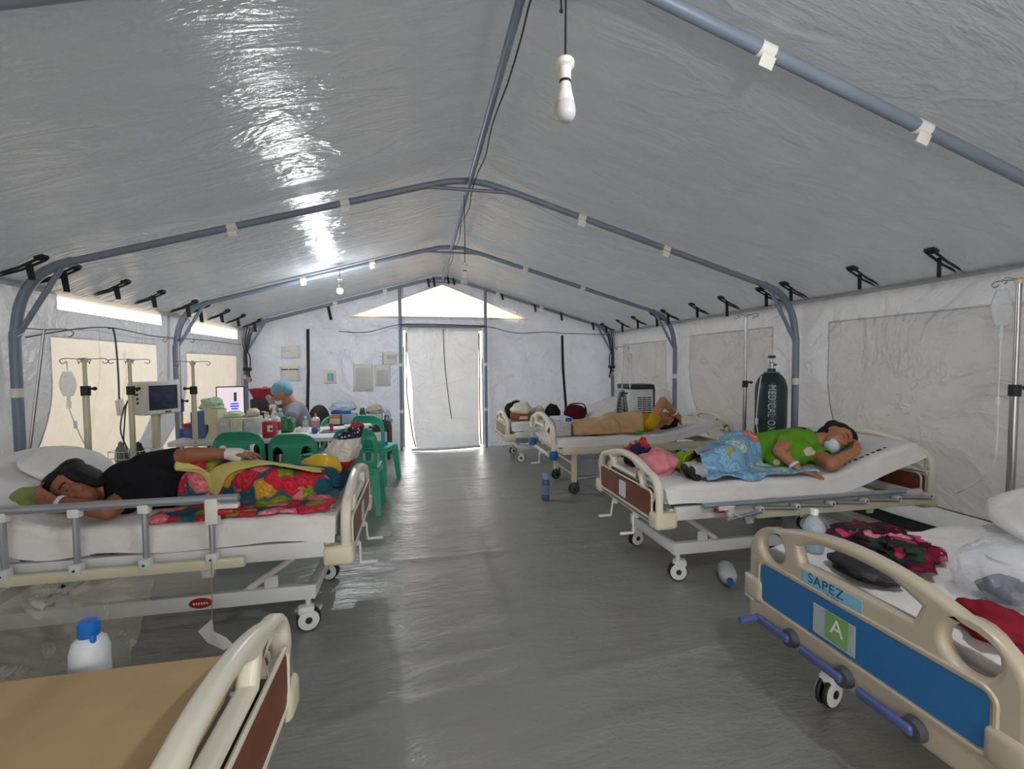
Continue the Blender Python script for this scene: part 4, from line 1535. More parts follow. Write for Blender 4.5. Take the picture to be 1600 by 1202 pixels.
for q, r in (((-.035, 0, .052), (.092, .084, .080)), ((-.065, 0, .0), (.058, .076, .085)), ((-.07, 0, .09), (.06, .07, .05))):
    m.ball(cc + R @ Vector(q), r, 14, rot=R.to_euler())
fused('hair', m, [m_hair], p3, b, .007, 3)
wristband(Vector(wr_p) + Vector((-.05, 0, .045)), (.2, 0, -.19), .036, p3, b)

# ---- nurse at the table
b = (-1.72, 5.40, 0)
p4 = thing('person', 'person in grey scrubs and blue hair cap seated writing at the table', 'person', b)
hc = (-1.865, 5.33, 1.095)
R = frame((-1, -.28, -.55), (-.50, -.1, .86))
m = MB()
head_prims(m, hc, R, 1.0)
limb(m, [Vector(hc) + R @ Vector((-.03, 0, -.06)), (-1.755, 5.36, .945)], [.052, .06])
limb(m, [(-1.74, 5.36, .88), (-1.70, 5.40, .72), (-1.68, 5.42, .575)], [.12, .12, .13])
limb(m, [(-1.72, 5.20, .885), (-1.735, 5.10, .80)], [.057, .048]); limb(m, [(-1.735, 5.10, .80), (-1.93, 5.08, .79)], [.046, .031])
hand_prims(m, (-1.93, 5.08, .788), (-1, .05, -.03), (0, -.15, 1), -1, (.35, .4, .3), .92, .04)
limb(m, [(-1.74, 5.50, .885), (-1.84, 5.50, .79), (-2.0, 5.30, .79)], [.056, .045, .03])
hand_prims(m, (-2.0, 5.30, .785), (-.7, -.6, -.05), (0, 0, 1), 1, (.2, .3, .2), .92, .04)
for dy in (-.09, .09):
    limb(m, [(-1.70, 5.42 + dy, .53), (-2.08, 5.40 + dy, .51), (-2.02, 5.40 + dy, .07)], [.085, .062, .042])
    m.capsule((-2.02, 5.40 + dy, .04), (-2.17, 5.40 + dy, .035), .04, .033)
body = fused('body', m, [m_skin2, m_lip, m_brow], p4, b, .006)
paint_head(body, hc, R, 1.0, Vector(b), 1)
m_scrub = cloth_mat('grey_scrubs', (128, 130, 142), wr=.4)
m = MB()
limb(m, [(-1.745, 5.36, .885), (-1.70, 5.40, .72), (-1.68, 5.42, .58)], [.132, .138, .142])
limb(m, [(-1.73, 5.27, .90), (-1.73, 5.17, .865)], [.078, .072]); limb(m, [(-1.73, 5.45, .90), (-1.80, 5.51, .83)], [.075, .064])
fused('scrub_top', m, [m_scrub], p4, b, .009, 4)
m = MB()
for dy in (-.09, .09):
    limb(m, [(-1.70, 5.42 + dy, .530), (-2.08, 5.40 + dy, .51), (-2.02, 5.40 + dy, .12)], [.096, .074, .058])
fused('scrub_trousers', m, [cloth_mat('dark_trousers', (44, 46, 58))], p4, b, .01, 4)
m = MB(); cc = Vector(hc)
for q, r in (((-.022, 0, .055), (.108, .092, .082)), ((-.055, 0, .02), (.072, .085, .085))):
    m.ball(cc + R @ Vector(q), r, 16, rot=R.to_euler())
fused('hair_cap', m, [M('blue_hair_cap', (104, 148, 168), .8, var=.12, scale=30, bump=.5, bscale=60)], p4, b, .007, 3)
m = MB()
m.ball(cc + R @ Vector((.055, 0, -.055)), (.052, .057, .045), 16, rot=R.to_euler())
fused('face_mask', m, [m_mask], p4, b, .006, 2)
m = MB()
m.grid(lambda u, v: cc + R @ Vector((.155 * math.cos((u - .5) * 1.7), .13 * math.sin((u - .5) * 1.7), .06 - .20 * v)), 10, 6)
off_build(m, 'face_shield', clear_plastic('clear_shield', clear=.78, wrinkle=.05), p4, b, auto=None)

# ------------------------------------------------------------------ blankets
top_R1 = bed_top(1.0, 1, 2.91, 1.2, .29)
top_L1 = bed_top(-.775, -1, 2.82, 1.22, .40)
top_R2 = bed_top(.95, 1, 4.96, 1.2, .18, hw=.45, z0=.545, th=.085)
m_blue_bl = print_mat('light_blue_printed_cloth', (128, 172, 204), [(0, lin((136, 182, 214))), (.62, lin((224, 192, 70))), (.74, lin((190, 212, 196))), (.84, lin((120, 168, 204))), (.93, lin((206, 128, 118)))], scale=9, warp=.12)
leg_r1 = spheres([(1.88, 2.88, .745), (1.62, 2.68, .74), (1.40, 2.66, .705)], [.115, .085, .065]) + spheres([(1.88, 2.92, .72), (1.60, 2.84, .71), (1.40, 2.74, .705)], [.115, .085, .065])
lime_bumps = [(1.44, 2.92, .68, .06), (1.52, 3.0, .68, .07)]
sup = spheres([(2.12, 2.87, .78), (1.92, 2.91, .74), (1.86, 2.92, .735)], [.136, .136, .128]) + leg_r1 + lime_bumps
def ol(u, v):
    y = 2.485 + .71 * v
    xr_ = 2.15 - .17 * min(1, v / .22) - .08 * v
    xl = 1.345 - .06 * abs(v - .3) + .22 * v
    return (xl + (xr_ - xl) * u, y)
drape('blanket', 'light blue printed blanket over the hips of the person in green', 'blanket', (1.4, 2.2), (2.47, 3.2), sup, m_blue_bl, floor=top_R1, seed=2, wr=.018, outline=ol, blur=4, lift=.012)
m_lime = cloth_mat('lime_cloth', (158, 198, 40), (120, 164, 26), wr=.5)
def ol2(u, v):
    return (1.32 + .44 * u, 2.76 + .36 * v + .10 * u)
drape('blanket', 'lime green cloth bunched behind the light blue blanket', 'blanket', (1.3, 1.9), (2.75, 3.1), leg_r1 + spheres([(2.0, 2.90, .75), (1.86, 2.92, .735)], [.136, .128]) + lime_bumps, m_lime, n=(50, 40), floor=top_R1, seed=2, wr=.018, outline=ol2, edge=.04)

m_floral = print_mat('floral_cloth', (36, 84, 98), [(0, lin((196, 44, 62))), (.36, lin((228, 128, 136))), (.58, lin((130, 146, 40))), (.78, lin((196, 50, 66))), (.9, lin((206, 160, 60)))], scale=10, warp=.17)
sup = spheres([(-1.70, 2.82, .785), (-1.53, 2.85, .745), (-1.42, 2.86, .735)], [.142, .134, .125]) + spheres([(-1.70, 2.70, .735), (-1.60, 2.71, .72)], [.085, .085]) + spheres([(-1.44, 2.80, .735), (-1.18, 2.65, .735), (-.98, 2.76, .70)], [.12, .09, .065]) + spheres([(-1.44, 2.88, .715), (-1.14, 2.80, .715), (-.94, 2.86, .70)], [.12, .085, .06])
def ol3(u, v):
    y = 2.395 + .80 * v
    xl = -1.655 + .10 * v
    return (xl + (-.845 - xl) * u, y)
drape('blanket', 'floral red and green blanket with teal ground over the legs of the person in black', 'blanket', (-1.66, -.84), (2.39, 3.2), sup, m_floral, floor=top_L1, seed=9, wr=.016, outline=ol3, blur=4, edge=.012)
m_yel = cloth_mat('pale_yellow_lining', (206, 196, 116))
def ol4(u, v):
    c = [(-1.66, 2.695), (-1.5, 2.70), (-1.3, 2.655), (-1.12, 2.655), (-.95, 2.72)]
    t = u * (len(c) - 1); i = min(int(t), len(c) - 2); f = t - i
    x = c[i][0] + (c[i + 1][0] - c[i][0]) * f; y = c[i][1] + (c[i + 1][1] - c[i][1]) * f
    return (x, y - .02 * (1 - u) + (.035 + .085 * min(1, max(0, u - .2) * 2.2)) * v * (1 - .35 * u))
drape('blanket', 'pale yellow folded-back lining of the floral blanket beneath the resting hand', 'blanket', (-1.66, -.9), (2.6, 2.75), sup, m_yel, n=(60, 14), floor=top_L1, seed=9, wr=.016, outline=ol4, blur=4, th=.008, lift=.024)
m_teal = cloth_mat('teal_cloth', (40, 92, 110), (26, 66, 84), wr=.5)
def ol5(u, v):
    return (-1.46 + .62 * u, 2.74 + .40 * v + .03 * math.sin(u * 8))
drape('blanket', 'teal cloth laid along the far side of the floral blanket', 'blanket', (-1.46, -.84), (2.74, 3.14), sup, m_teal, n=(60, 40), floor=top_L1, seed=9, wr=.016, outline=ol5, blur=4, lift=.012)

m_beigebl = cloth_mat('beige_blanket', (204, 170, 128), (186, 150, 108), wr=.5)
sup = spheres([(2.13, 4.73, .738), (1.90, 4.74, .718), (1.68, 4.75, .705)], [.124, .12, .12]) + spheres([(2.11, 4.86, .725), (2.0, 4.88, .715), (1.88, 4.90, .70), (1.72, 4.80, .74), (1.64, 4.77, .745)], [.082, .075, .06, .05, .05]) + [q for dy in (-.08, .08) for q in spheres([(1.66, 4.75 + dy, .685), (1.40, 4.75 + dy, .675), (1.22, 4.75 + dy, .665), (1.22, 4.75 + dy, .69)], [.10, .085, .07, .055])]
def ol6(u, v):
    return (1.20 + (.81 + .09 * min(1, v * 3) - .05 * math.sin(v * 3)) * u, 4.54 + .56 * v + .05 * max(0, (u - .78) / .22) * (1 - v))
drape('blanket', 'beige blanket covering the person in yellow', 'blanket', (1.1, 2.1), (4.55, 5.1), sup, m_beigebl, n=(90, 60), floor=top_R2, seed=17, wr=.018, outline=ol6, blur=3)
# ------------------------------------------------------------------ chairs and tables
for ch in BEDS['R3'].children:
    if not ch.name.startswith(('base_', 'caster', 'link_arm')):
        ch.location.z -= .075
MAT['R3'].location.z -= .075

m_green = M('green_chair_plastic', (58, 162, 126), .38, var=.04, scale=5)
m_green2 = M('bright_green_chair_plastic', (62, 190, 158), .38, var=.04, scale=5)
def bend_mesh(o, fn):
    for v in o.data.vertices:
        v.co = Vector(fn(v.co.x, v.co.y, v.co.z))
    o.data.update()
def make_chair(label, loc, rz, mat, h=.83):
    r = thing('plastic_chair', label, 'chair', loc, rz, 'green plastic chairs')
    # backrest: arch with two tall openings beside a middle splat
    out = [(-.185, .40), (.185, .40), (.20, .60)]
    for k in range(1, 9):
        a = PI / 2 * k / 8
        out.append((.20 - .13 + .13 * math.cos(a), h - .14 + .14 * math.sin(a) * 1.0))
    for k in range(0, 9):
        a = PI / 2 + PI / 2 * k / 8
        out.append((-.20 + .13 + .13 * math.cos(a), h - .14 + .14 * math.sin(a)))
    out.append((-.20, .60))
    def hole(s):
        lp = []
        for k in range(13):
            a = PI * k / 12
            lp.append((s * .115 + .046 * math.cos(a), h - .19 + .075 * math.sin(a)))
        lp += [(s * .115 - .046, .52), (s * .115 - .03, .505), (s * .115 + .03, .505), (s * .115 + .046, .52)]
        return lp
    b = plate('backrest', [out, hole(-1), hole(1)], .022, mat, Matrix(((1, 0, 0, 0), (0, 0, 1, 0), (0, 1, 0, 0), (0, 0, 0, 1))), r, bevel=.008, res=2)
    b.data.flip_normals()
    bend_mesh(b, lambda x, y, z: (x, y - .185 + 1.1 * x * x - (z - .42) * .16, z))
    s = plate('seat', [rrect(-.205, .205, -.19, .21, .06)], .03, mat, Matrix.Translation((0, 0, .425)), r, bevel=.012, res=2)
    m = MB(); 
    lp = rrect(-.198, .198, -.183, .203, .06)
    m.tube([(x, y, .395) for x, y in lp], .014, 6, closed=True)
    m.build('seat_rim', mat, r)
    for sx in (-1, 1):
        for y0, y1 in ((.17, .215), (-.155, -.215)):
            m = MB()
            p0, p1 = Vector((sx * .165, y0, .42)), Vector((sx * .205, y1, .0))
            t = []
            for k in range(7):
                f = k / 6
                c = p0.lerp(p1, f)
                w = .036 - .012 * f
                t.append([c + Vector((a * w, b_ * w * .75, 0)) for a, b_ in ((-1, -1), (1, -1), (1, 1), (-1, 1))])
            vs = [v for q in t for v in q]
            fs = [(3, 2, 1, 0), (24, 25, 26, 27)]
            for k in range(6):
                for e in range(4):
                    fs.append((k * 4 + e, k * 4 + (e + 1) % 4, k * 4 + 4 + (e + 1) % 4, k * 4 + 4 + e))
            m.add(vs, fs)
            m.build('leg', mat, r, auto=30)
    return r
make_chair('green plastic chair drawn up to the table in front of the grey file boxes', (-1.95, 4.50, 0), .06, m_green, .84)
make_chair('green plastic chair at the middle of the white table, beside the white glue bottle', (-1.47, 4.36, 0), 0, m_green, .825)
make_chair('green plastic chair at the table end behind the red and white bag', (-0.985, 4.56, 0), -.03, m_green, .83)
make_chair('bright green plastic chair beyond the table end, near the door', (-0.93, 5.66, 0), -.35, m_green2, .83)
make_chair('green plastic chair under the person in grey scrubs', (-1.66, 5.42, 0), PI / 2, m_green, .82)

m_tabletop = M('white_table_plastic', (224, 224, 222), .4, var=.02, bump=.05, bscale=200)
t1 = thing('folding_table', 'long white folding table covered with boxes, bottles and papers', 'table', (-1.74, 4.81, 0))
plate('tabletop', [rrect(-.82, .82, -.39, .39, .05)], .042, m_tabletop, Matrix.Translation((0, 0, .72)), t1, bevel=.01)
for sx in (-1, 1):
    for sy in (-1, 1):
        m = MB(); m.tube([(sx * .515, sy * .30, .71), (sx * .52, sy * .30, .0)], .013, 8); m.build('leg', m_darkgrey, t1)
    m = MB(); m.tube([(sx * .52, -.30, .12), (sx * .52, .30, .12)], .01, 8); m.build('leg_brace', m_darkgrey, t1)
m_darkwood = M('dark_brown_wood', (58, 44, 38), .5, var=.15, scale=8)
t2 = thing('desk', 'low dark desk against the end wall piled with papers and trays', 'table', (-1.30, 7.18, 0))
m = MB(); m.box((0, 0, .52), (.95, .52, .045), .005); m.build('desktop', m_darkwood, t2)
m = MB(); m.box((0, -.235, .46), (.90, .02, .09), .003); m.build('apron', m_darkwood, t2)
for sx in (-1, 1):
    for sy in (-1, 1):
        m = MB(); m.box((sx * .44, sy * .22, .25), (.045, .045, .50), .004); m.build('leg', m_darkwood, t2)
t3 = thing('desk', 'small dark corner desk holding the lit screen and the black case', 'table', (-2.48, 6.25, 0))
m = MB(); m.box((0, 0, .73), (.78, .5, .035), .005); m.build('desktop', m_darkwood, t3)
for sx in (-1, 1):
    for sy in (-1, 1):
        m = MB(); m.box((sx * .35, sy * .21, .36), (.04, .04, .72), .004); m.build('leg', m_darkwood, t3)
# swivel chair by the desk
sc = thing('office_chair', 'black round-backed office chair at the low desk', 'chair', (-1.72, 6.62, 0), .4)
m = MB(); m.ball((0, .16, .66), (.14, .045, .19), 18); m.build('backrest', m_dark, sc)
m = MB(); m.lathe([(.0, .42), (.19, .42), (.22, .44), (.22, .47), (.19, .49), (0, .495)], seg=24); m.build('seat', m_dark, sc)
m = MB(); m.tube([(0, .16, .55), (0, .18, .45), (0, 0, .42)], .015, 8); m.build('back_arm', m_dark, sc)
m = MB(); m.tube([(0, 0, .08), (0, 0, .43)], .025, 10); m.build('column', m_dark, sc)
for k in range(5):
    a = 2 * PI * k / 5
    m = MB(); m.tube([(0, 0, .09), (.24 * math.cos(a), .24 * math.sin(a), .055)], [.022, .015], 8); m.ball((.25 * math.cos(a), .25 * math.sin(a), .025), .025, 8); m.build('base_leg', m_dark, sc)

# ------------------------------------------------------------------ small generic things
def obj_at(mb, name, mat, loc, label, cat, group=None, rz=0, **kw):
    o = mb.build(name, mat, None, **kw)
    o.location = loc; o.rotation_euler = (0, 0, rz)
    return tag(o, label, cat, group)

def lump(c, r, seed=0, amp=.25, flat=True, seg=(40, 26), fold=5.0):
    """crumpled soft body resting on its underside"""
    m = MB()
    nu, nv = seg
    vs, fs = [], []
    for j in range(nv + 1):
        th = PI * j / nv
        for i in range(nu):
            ph = 2 * PI * i / nu
            d = Vector((math.sin(th) * math.cos(ph), math.sin(th) * math.sin(ph), math.cos(th)))
            k = 1 + amp * mnoise.noise(d * 1.6 + Vector((seed, 0, 0))) + amp * .5 * abs(mnoise.noise(d * fold + Vector((0, seed, 3)))) + amp * .2 * mnoise.noise(d * fold * 2.3 + Vector((seed, 2, 3)))
            p = Vector((d.x * r[0] * k, d.y * r[1] * k, d.z * r[2] * k))
            if flat and p.z < -r[2] * .62:
                p.z = -r[2] * .62 + .02 * (p.z + r[2] * .62)
            p.z += r[2] * .62 if flat else 0
            vs.append(Vector(c) + p)
    for j in range(nv):
        for i in range(nu):
            i2 = (i + 1) % nu
            fs.append((j * nu + i, (j + 1) * nu + i, (j + 1) * nu + i2, j * nu + i2))
    m.add(vs, fs)
    return m

def bottle(label, loc, prof, mat, cap=None, capmat=None, group=None, label_band=None, liquid=None, nm='bottle', tilt=None):
    r = thing(nm, label, 'bottle', loc, 0, group)
    m = MB(); m.lathe(prof, seg=20); m.build('bottle_body', mat, r)
    if cap:
        m = MB(); m.lathe(cap, seg=16); m.build('cap', capmat, r)
    if label_band:
        z0, z1, rr, lm = label_band
        m = MB(); m.lathe([(rr, z0), (rr, z1)], seg=20); m.build('label_band', lm, r)
    if liquid:
        m = MB(); m.lathe(liquid[0], seg=20); m.build('liquid', liquid[1], r)
    if tilt:
        r.rotation_euler = tilt
    return r

def box_thing(nm, label, cat, loc, size, mat, rz=0, bevel=.004, group=None, lid=None, front=None):
    r = thing(nm, label, cat, loc, rz, group)
    m = MB(); m.box((0, 0, size[2] / 2), size, bevel); m.build('body', mat, r)
    if lid:
        m = MB(); m.box((0, 0, size[2] + lid[0] / 2), (size[0] + .012, size[1] + .012, lid[0]), .005); m.build('lid', lid[1], r)
    if front:
        z0, z1, x0, x1, fm = front
        m = MB(); m.box(((x0 + x1) / 2, -size[1] / 2 - .0015, (z0 + z1) / 2), (x1 - x0, .003, z1 - z0), .0005); m.build('front_label', fm, r)
    return r

# ------------------------------------------------------------------ things on the white table
T = .741
m_filegrey = M('file_box_grey', (188, 190, 188), .6, var=.04)
m_filebeige = M('file_box_beige', (212, 202, 170), .6, var=.04)
m_fileblue = M('file_box_blue', (84, 104, 150), .6, var=.06)
m_paper = tarp('paper', (246, 245, 242), .3, (232, 230, 226), rough=.8, spec=.2, wr=.05, creases=False, fine=40, strong=.3)
m_papergreen = M('pale_green_paper', (188, 206, 168), .8)
m_clear = clear_plastic('clear_bottle_plastic', clear=.62, wrinkle=.05, rough=.08)
m_whitepl = M('white_plastic', (226, 226, 226), .35)
m_ink = M('dark_print', (60, 62, 70), .7)
box_thing('file_box', 'blue file box at the table end beside the drip stand', 'file box', (-2.375, 4.72, T), (.13, .22, .24), m_fileblue, 0, group='file boxes')
r = thing('magazine_file', 'beige magazine file with stepped front between blue and grey boxes', 'file box', (-2.255, 4.66, T), 0, 'file boxes')
m = MB(); m.prism([(-.05, 0), (.06, 0), (.06, .26), (-.05, .26), (-.05, .13), (-.02, .13), (-.02, .07)], -.10, .10, Matrix.Rotation(PI / 2, 4, 'X')); m.build('body', m_filebeige, r, smooth=False)
for i, (x, w, c, nm_) in enumerate(((-2.13, .10, m_filegrey, 'leftmost under the green folder'), (-2.025, .10, m_filebeige, 'in the middle of the row, paler than its neighbours'), (-1.92, .09, m_filegrey, 'beside the white pump bottles'))):
    box_thing('file_box', 'pale file box ' + ['next to the beige magazine file', 'in the middle of the row on the table', 'beside the white pump bottles'][i], 'file box', (x, 4.62, T), (w, .24, .185), c, 0, group='file boxes', front=(.11, .15, -.02, .02, m_paper))
obj_at(lump((0, 0, 0), (.10, .09, .06), 3, .5), 'folded_cloth', cloth_mat('pale_green_cloth', (178, 204, 172)), (-2.30, 4.70, T + .26), 'pale green crumpled packet on top of the blue file box', 'cloth')
obj_at(lump((0, 0, 0), (.082, .10, .035), 6, .25), 'paper_pile', m_papergreen, (-2.09, 4.64, T + .1855), 'pale green crumpled papers on the grey file boxes', 'papers')
obj_at(lump((0, 0, 0), (.055, .08, .045), 8, .25), 'plastic_packets', M('beige_packet', (196, 186, 160), .5), (-1.935, 4.66, T + .1855), 'beige crumpled packets on the pale file boxes', 'packets')
pump = [(.0, 0), (.028, 0), (.030, .01), (.030, .11), (.024, .135), (.012, .145), (.012, .16)]
for i, (x, y, l) in enumerate(((-1.845, 4.80, 'white pump bottle standing behind the red sharps bottle'), (-1.90, 4.90, 'white pump bottle nearest the lit screen, behind the pale file boxes'))):
    r = bottle(l, (x, y, T), pump, m_whitepl, [(.013, .158), (.013, .18), (.004, .182), (.004, .205), (.0, .206)], m_whitepl, 'pump bottles', label_band=(.03, .09, .0305, m_card))
    m = MB(); m.tube([(0, 0, .205), (-.035, 0, .203)], .006, 6); m.build('nozzle', m_whitepl, r)
r = bottle('tall white spray bottle behind the file boxes', (-1.83, 4.92, T), [(.0, 0), (.03, 0), (.032, .01), (.032, .15), (.02, .19), (.012, .21)], m_whitepl, [(.013, .21), (.015, .235), (.01, .245)], m_card, 'pump bottles')
m = MB(); m.box((-.012, 0, .255), (.06, .02, .03), .006); m.box((-.035, 0, .235), (.008, .012, .035), .002); m.build('trigger', m_card, r)
r = thing('sharps_box', 'red sharps container with white label on the table', 'container', (-1.76, 4.55, T), .1)
m = MB(); m.box((0, 0, .075), (.115, .10, .15), .012); m.build('body', m_red, r)
m = MB(); m.box((.01, -.051, .085), (.045, .003, .06), .001); m.build('front_label', m_card, r)
m = MB(); m.box((.02, -.0535, .08), (.02, .002, .025), .001); m.build('warning_mark', m_ink, r)
bottle('white bottle with red label behind the red sharps container', (-1.735, 4.66, T), [(0, 0), (.035, 0), (.037, .01), (.037, .14), (.03, .165), (.014, .175), (.014, .19)], m_whitepl, [(.016, .188), (.016, .215), (0, .216)], M('pale_blue_cap', (170, 190, 205), .4), label_band=(.05, .13, .0375, m_red))
obj_at(lump((0, 0, 0), (.075, .08, .095), 12, .25), 'plastic_bag', M('green_plastic_bag', (28, 110, 62), .35, bump=.3, bscale=20), (-1.70, 4.86, T), 'dark green plastic bag on the table before the person in scrubs', 'bag')
bottle('small pink-red spray bottle on the corner desk beside the black case', (-2.17, 6.085, .748), [(0, 0), (.035, 0), (.035, .12), (.018, .15), (.012, .16)], M('magenta_plastic', (176, 40, 96), .4), [(.012, .158), (.016, .19), (0, .19)], m_red)
bottle('clear bottle with yellow label beside the green bag', (-1.79, 4.99, T), [(0, 0), (.03, 0), (.032, .01), (.032, .15), (.014, .19), (.014, .21)], m_clear, [(.015, .21), (.015, .225), (0, .226)], m_whitepl, label_band=(.05, .08, .0325, M('yellow_label', (206, 200, 90), .6)))
r = bottle('white glue bottle with pink label and orange nozzle on the white table', (-1.415, 4.80, T), [(0, 0), (.038, 0), (.04, .01), (.04, .12), (.034, .14), (.016, .15)], m_whitepl, [(.016, .15), (.012, .165), (.005, .19), (0, .192)], M('orange_nozzle', (214, 120, 60), .4), label_band=(.045, .115, .0405, M('pink_label', (206, 150, 140), .6)))
bottle('small dark blue ink pot in front of the glue bottle', (-1.405, 4.70, T), [(0, 0), (.018, 0), (.03, .02), (.03, .04), (.02, .048)], m_bluecap, [(.02, .047), (.02, .055), (0, .055)], m_bluecap)
bottle('small red bottle on the dark clipboard', (-1.275, 4.84, T + .006), [(0, 0), (.016, 0), (.017, .01), (.017, .04), (.010, .05)], M('pink_red_plastic', (206, 70, 80), .4), [(.011, .05), (.011, .068), (0, .068)], m_red)
bottle('clear plastic water bottle on the table near the green bag', (-1.53, 4.88, T), [(0, 0), (.028, 0), (.030, .01), (.030, .06), (.028, .065), (.030, .07), (.026, .10), (.013, .125), (.013, .135)], m_clear, [(.014, .134), (.014, .148), (0, .149)], m_whitepl)
for i, (x, y, w, d, rz, mt, l) in enumerate(((-1.545, 4.60, .19, .26, .5, m_paper, 'loose white sheet lying beside the red sharps container'), (-1.275, 4.79, .17, .22, 0, m_darkgrey, 'dark clipboard under the small red bottle'), (-1.07, 4.60, .22, .24, .15, m_paper, 'white papers stacked at the table end'), (-1.32, 5.06, .24, .18, .1, m_paper, 'white sheet lying behind the glue bottle'))):
    m = MB(); m.box((0, 0, .003), (w, d, .006), .001)
    obj_at(m, 'paper_sheet' if mt is m_paper else 'clipboard', mt, (x, y, T), l, 'paper' if mt is m_paper else 'clipboard', rz=rz, smooth=False)
r = thing('folder_stack', 'stack of green and white folders at the table end', 'folders', (-1.035, 4.90, T), .2)
for k, (c, s) in enumerate(((m_paper, .0), (m_darkgrey, .03), (m_paper, -.02), (m_papergreen, .01))):
    m = MB(); m.box((s, s * .5, .006 + k * .011), (.26, .20, .010), .001, rot=(0, 0, s * 3)); m.build('folder', c, r, smooth=False)
obj_at(lump((0, 0, 0), (.03, .03, .03), 22, .4), 'tissue', m_paper, (-1.575, 4.815, T), 'crumpled white tissue beside the clear bottle', 'tissue')
box_thing('storage_box', 'blue and red topped bottles crate at the table end by the drip stand', 'box', (-2.49, 4.74, T), (.08, .12, .10), m_fileblue, 0, lid=(.03, m_red))

# corner desk
r = thing('computer_monitor', 'lit computer monitor with pale screen on the corner desk', 'monitor', (-2.66, 6.12, .748), .25)
m = MB(); m.box((0, 0, .235), (.30, .03, .34), .008); m.build('casing', m_dark, r)
def screen_mat():
    t = NT('lit_screen')
    v = t.coords()
    se = t.n('ShaderNodeSeparateXYZ'); t.l(v, se.inputs[0])
    br = t.n('ShaderNodeTexBrick'); br.inputs['Scale'].default_value = 22
    br.inputs['Color1'].default_value = lin((242, 226, 236)); br.inputs['Color2'].default_value = lin((236, 222, 232)); br.inputs['Mortar'].default_value = lin((224, 210, 226))
    t.l(v, br.inputs['Vector'])
    e = t.n('ShaderNodeEmission'); e.inputs['Strength'].default_value = .68
    t.l(br.outputs['Color'], e.inputs['Color'])
    return t.done(e.outputs[0])
m = MB(); m.box((0, -.0165, .235), (.275, .003, .315), .0005); sc_ = m.build('screen', screen_mat(), r)
m_scrblue = M('screen_blue', (60, 60, 220), .6, emit=(60, 60, 220), estr=.7)
for z, w in ((.13, .07), (.16, .09), (.19, .08)):
    m = MB(); m.box((.04, -.019, z), (w, .001, .018)); m.build('screen_mark', m_scrblue, sc_, smooth=False)
m = MB(); m.box((.05, -.019, .275), (.03, .001, .11)); m.build('screen_mark', m_darkgrey, sc_, smooth=False)
m = MB(); m.box((0, .02, .045), (.06, .03, .08), .004); m.box((0, .02, .006), (.18, .14, .012), .004); m.build('stand', m_dark, r)
box_thing('equipment_case', 'black equipment case under the red basin on the corner desk', 'case', (-2.28, 6.30, .748), (.36, .30, .24), M('black_case', (36, 38, 44), .5), .05)
r = thing('basin', 'red plastic basin resting on the black case', 'basin', (-2.285, 6.30, .9885), 0)
m = MB()
m.add([(x, y, 0) for x, y in rrect(-.15, .15, -.12, .12, .04)] + [(x, y, .12) for x, y in rrect(-.195, .195, -.16, .16, .05)] + [(x, y, .125) for x, y in rrect(-.21, .21, -.175, .175, .05)], [(i, (i + 1) % 28, 28 + (i + 1) % 28, 28 + i) for i in range(28)] + [(28 + i, 28 + (i + 1) % 28, 56 + (i + 1) % 28, 56 + i) for i in range(28)] + [tuple(range(27, -1, -1))])
m.build('bowl', M('red_basin_plastic', (168, 54, 62), .35), r, solid=.004)
obj_at(lump((0, 0, 0), (.075, .07, .08), 31, .3), 'plastic_bag', M('red_white_packet', (190, 70, 70), .4), (-2.34, 6.30, .9945), 'crumpled red packet in the red basin', 'packet')

# low desk by the door: trays, packets, papers
D = .5435
def dl(x): return -1.30 + x
obj_at(lump((0, 0, 0), (.18, .11, .085), 41, .3), 'plastic_bag', clear_plastic('pale_blue_film', (190, 214, 232), clear=.25, wrinkle=.6), (-1.51, 7.13, D + .184), 'pale blue plastic bag of supplies on top of the low desk pile', 'bag')
box_thing('box', 'orange topped cardboard tray on the low desk', 'box', (-1.64, 7.05, D), (.20, .16, .09), M('pale_card', (206, 196, 176), .7), 0, lid=(.03, M('orange_card', (206, 132, 50), .6)))
box_thing('storage_bin', 'translucent pale blue storage bin on the low desk', 'bin', (-1.415, 7.07, D), (.20, .20, .14), M('frosted_blue', (150, 172, 196), .3, alpha=.9), 0)
box_thing('file_box', 'dark blue folder box lying on the low desk supplies', 'file box', (-1.54, 7.09, D + .1402), (.26, .16, .045), m_bluecap, 0)
box_thing('tray', 'dark blue tray on the low desk beside the frosted bin', 'tray', (-1.23, 7.06, D), (.13, .18, .055), M('navy_tray', (52, 62, 120), .4), 0)
obj_at(lump((0, 0, 0), (.05, .07, .055), 44, .25), 'packets', M('dark_red_packets', (110, 46, 52), .5), (-1.23, 7.06, D + .054), 'dark red packets heaped in the navy tray', 'packets')
r = thing('bowl', 'orange plastic bowl on the low desk', 'bowl', (-1.062, 7.05, D))
m = MB(); m.lathe([(.0, .004), (.05, .004), (.085, .06), (.09, .062), (.055, .0), (0, 0)], seg=24); m.build('bowl_body', M('orange_plastic', (222, 150, 60), .4), r)
obj_at(lump((0, 0, 0), (.12, .085, .08), 47, .35), 'paper_pile', M('grey_beige_papers', (186, 180, 168), .7), (-1.08, 7.30, D + .1095), 'grey and beige crumpled paper packets piled on the low desk', 'papers')
box_thing('carton', 'grey carton under the paper packets on the low desk', 'box', (-1.08, 7.30, D), (.22, .18, .11), m_filegrey, 0)
obj_at(lump((0, 0, 0), (.045, .045, .13), 49, .25), 'plastic_bag', M('dark_green_film', (40, 84, 60), .4), (-1.26, 7.27, D), 'dark green packet between the bin and the paper pile', 'packet')
obj_at(lump((0, 0, 0), (.045, .06, .10), 52, .3), 'plastic_bag', clear_plastic('pale_blue_film2', (170, 205, 226), clear=.35, wrinkle=.6), (-.885, 7.24, D), 'pale blue film bag at the desk edge by the door post', 'bag')
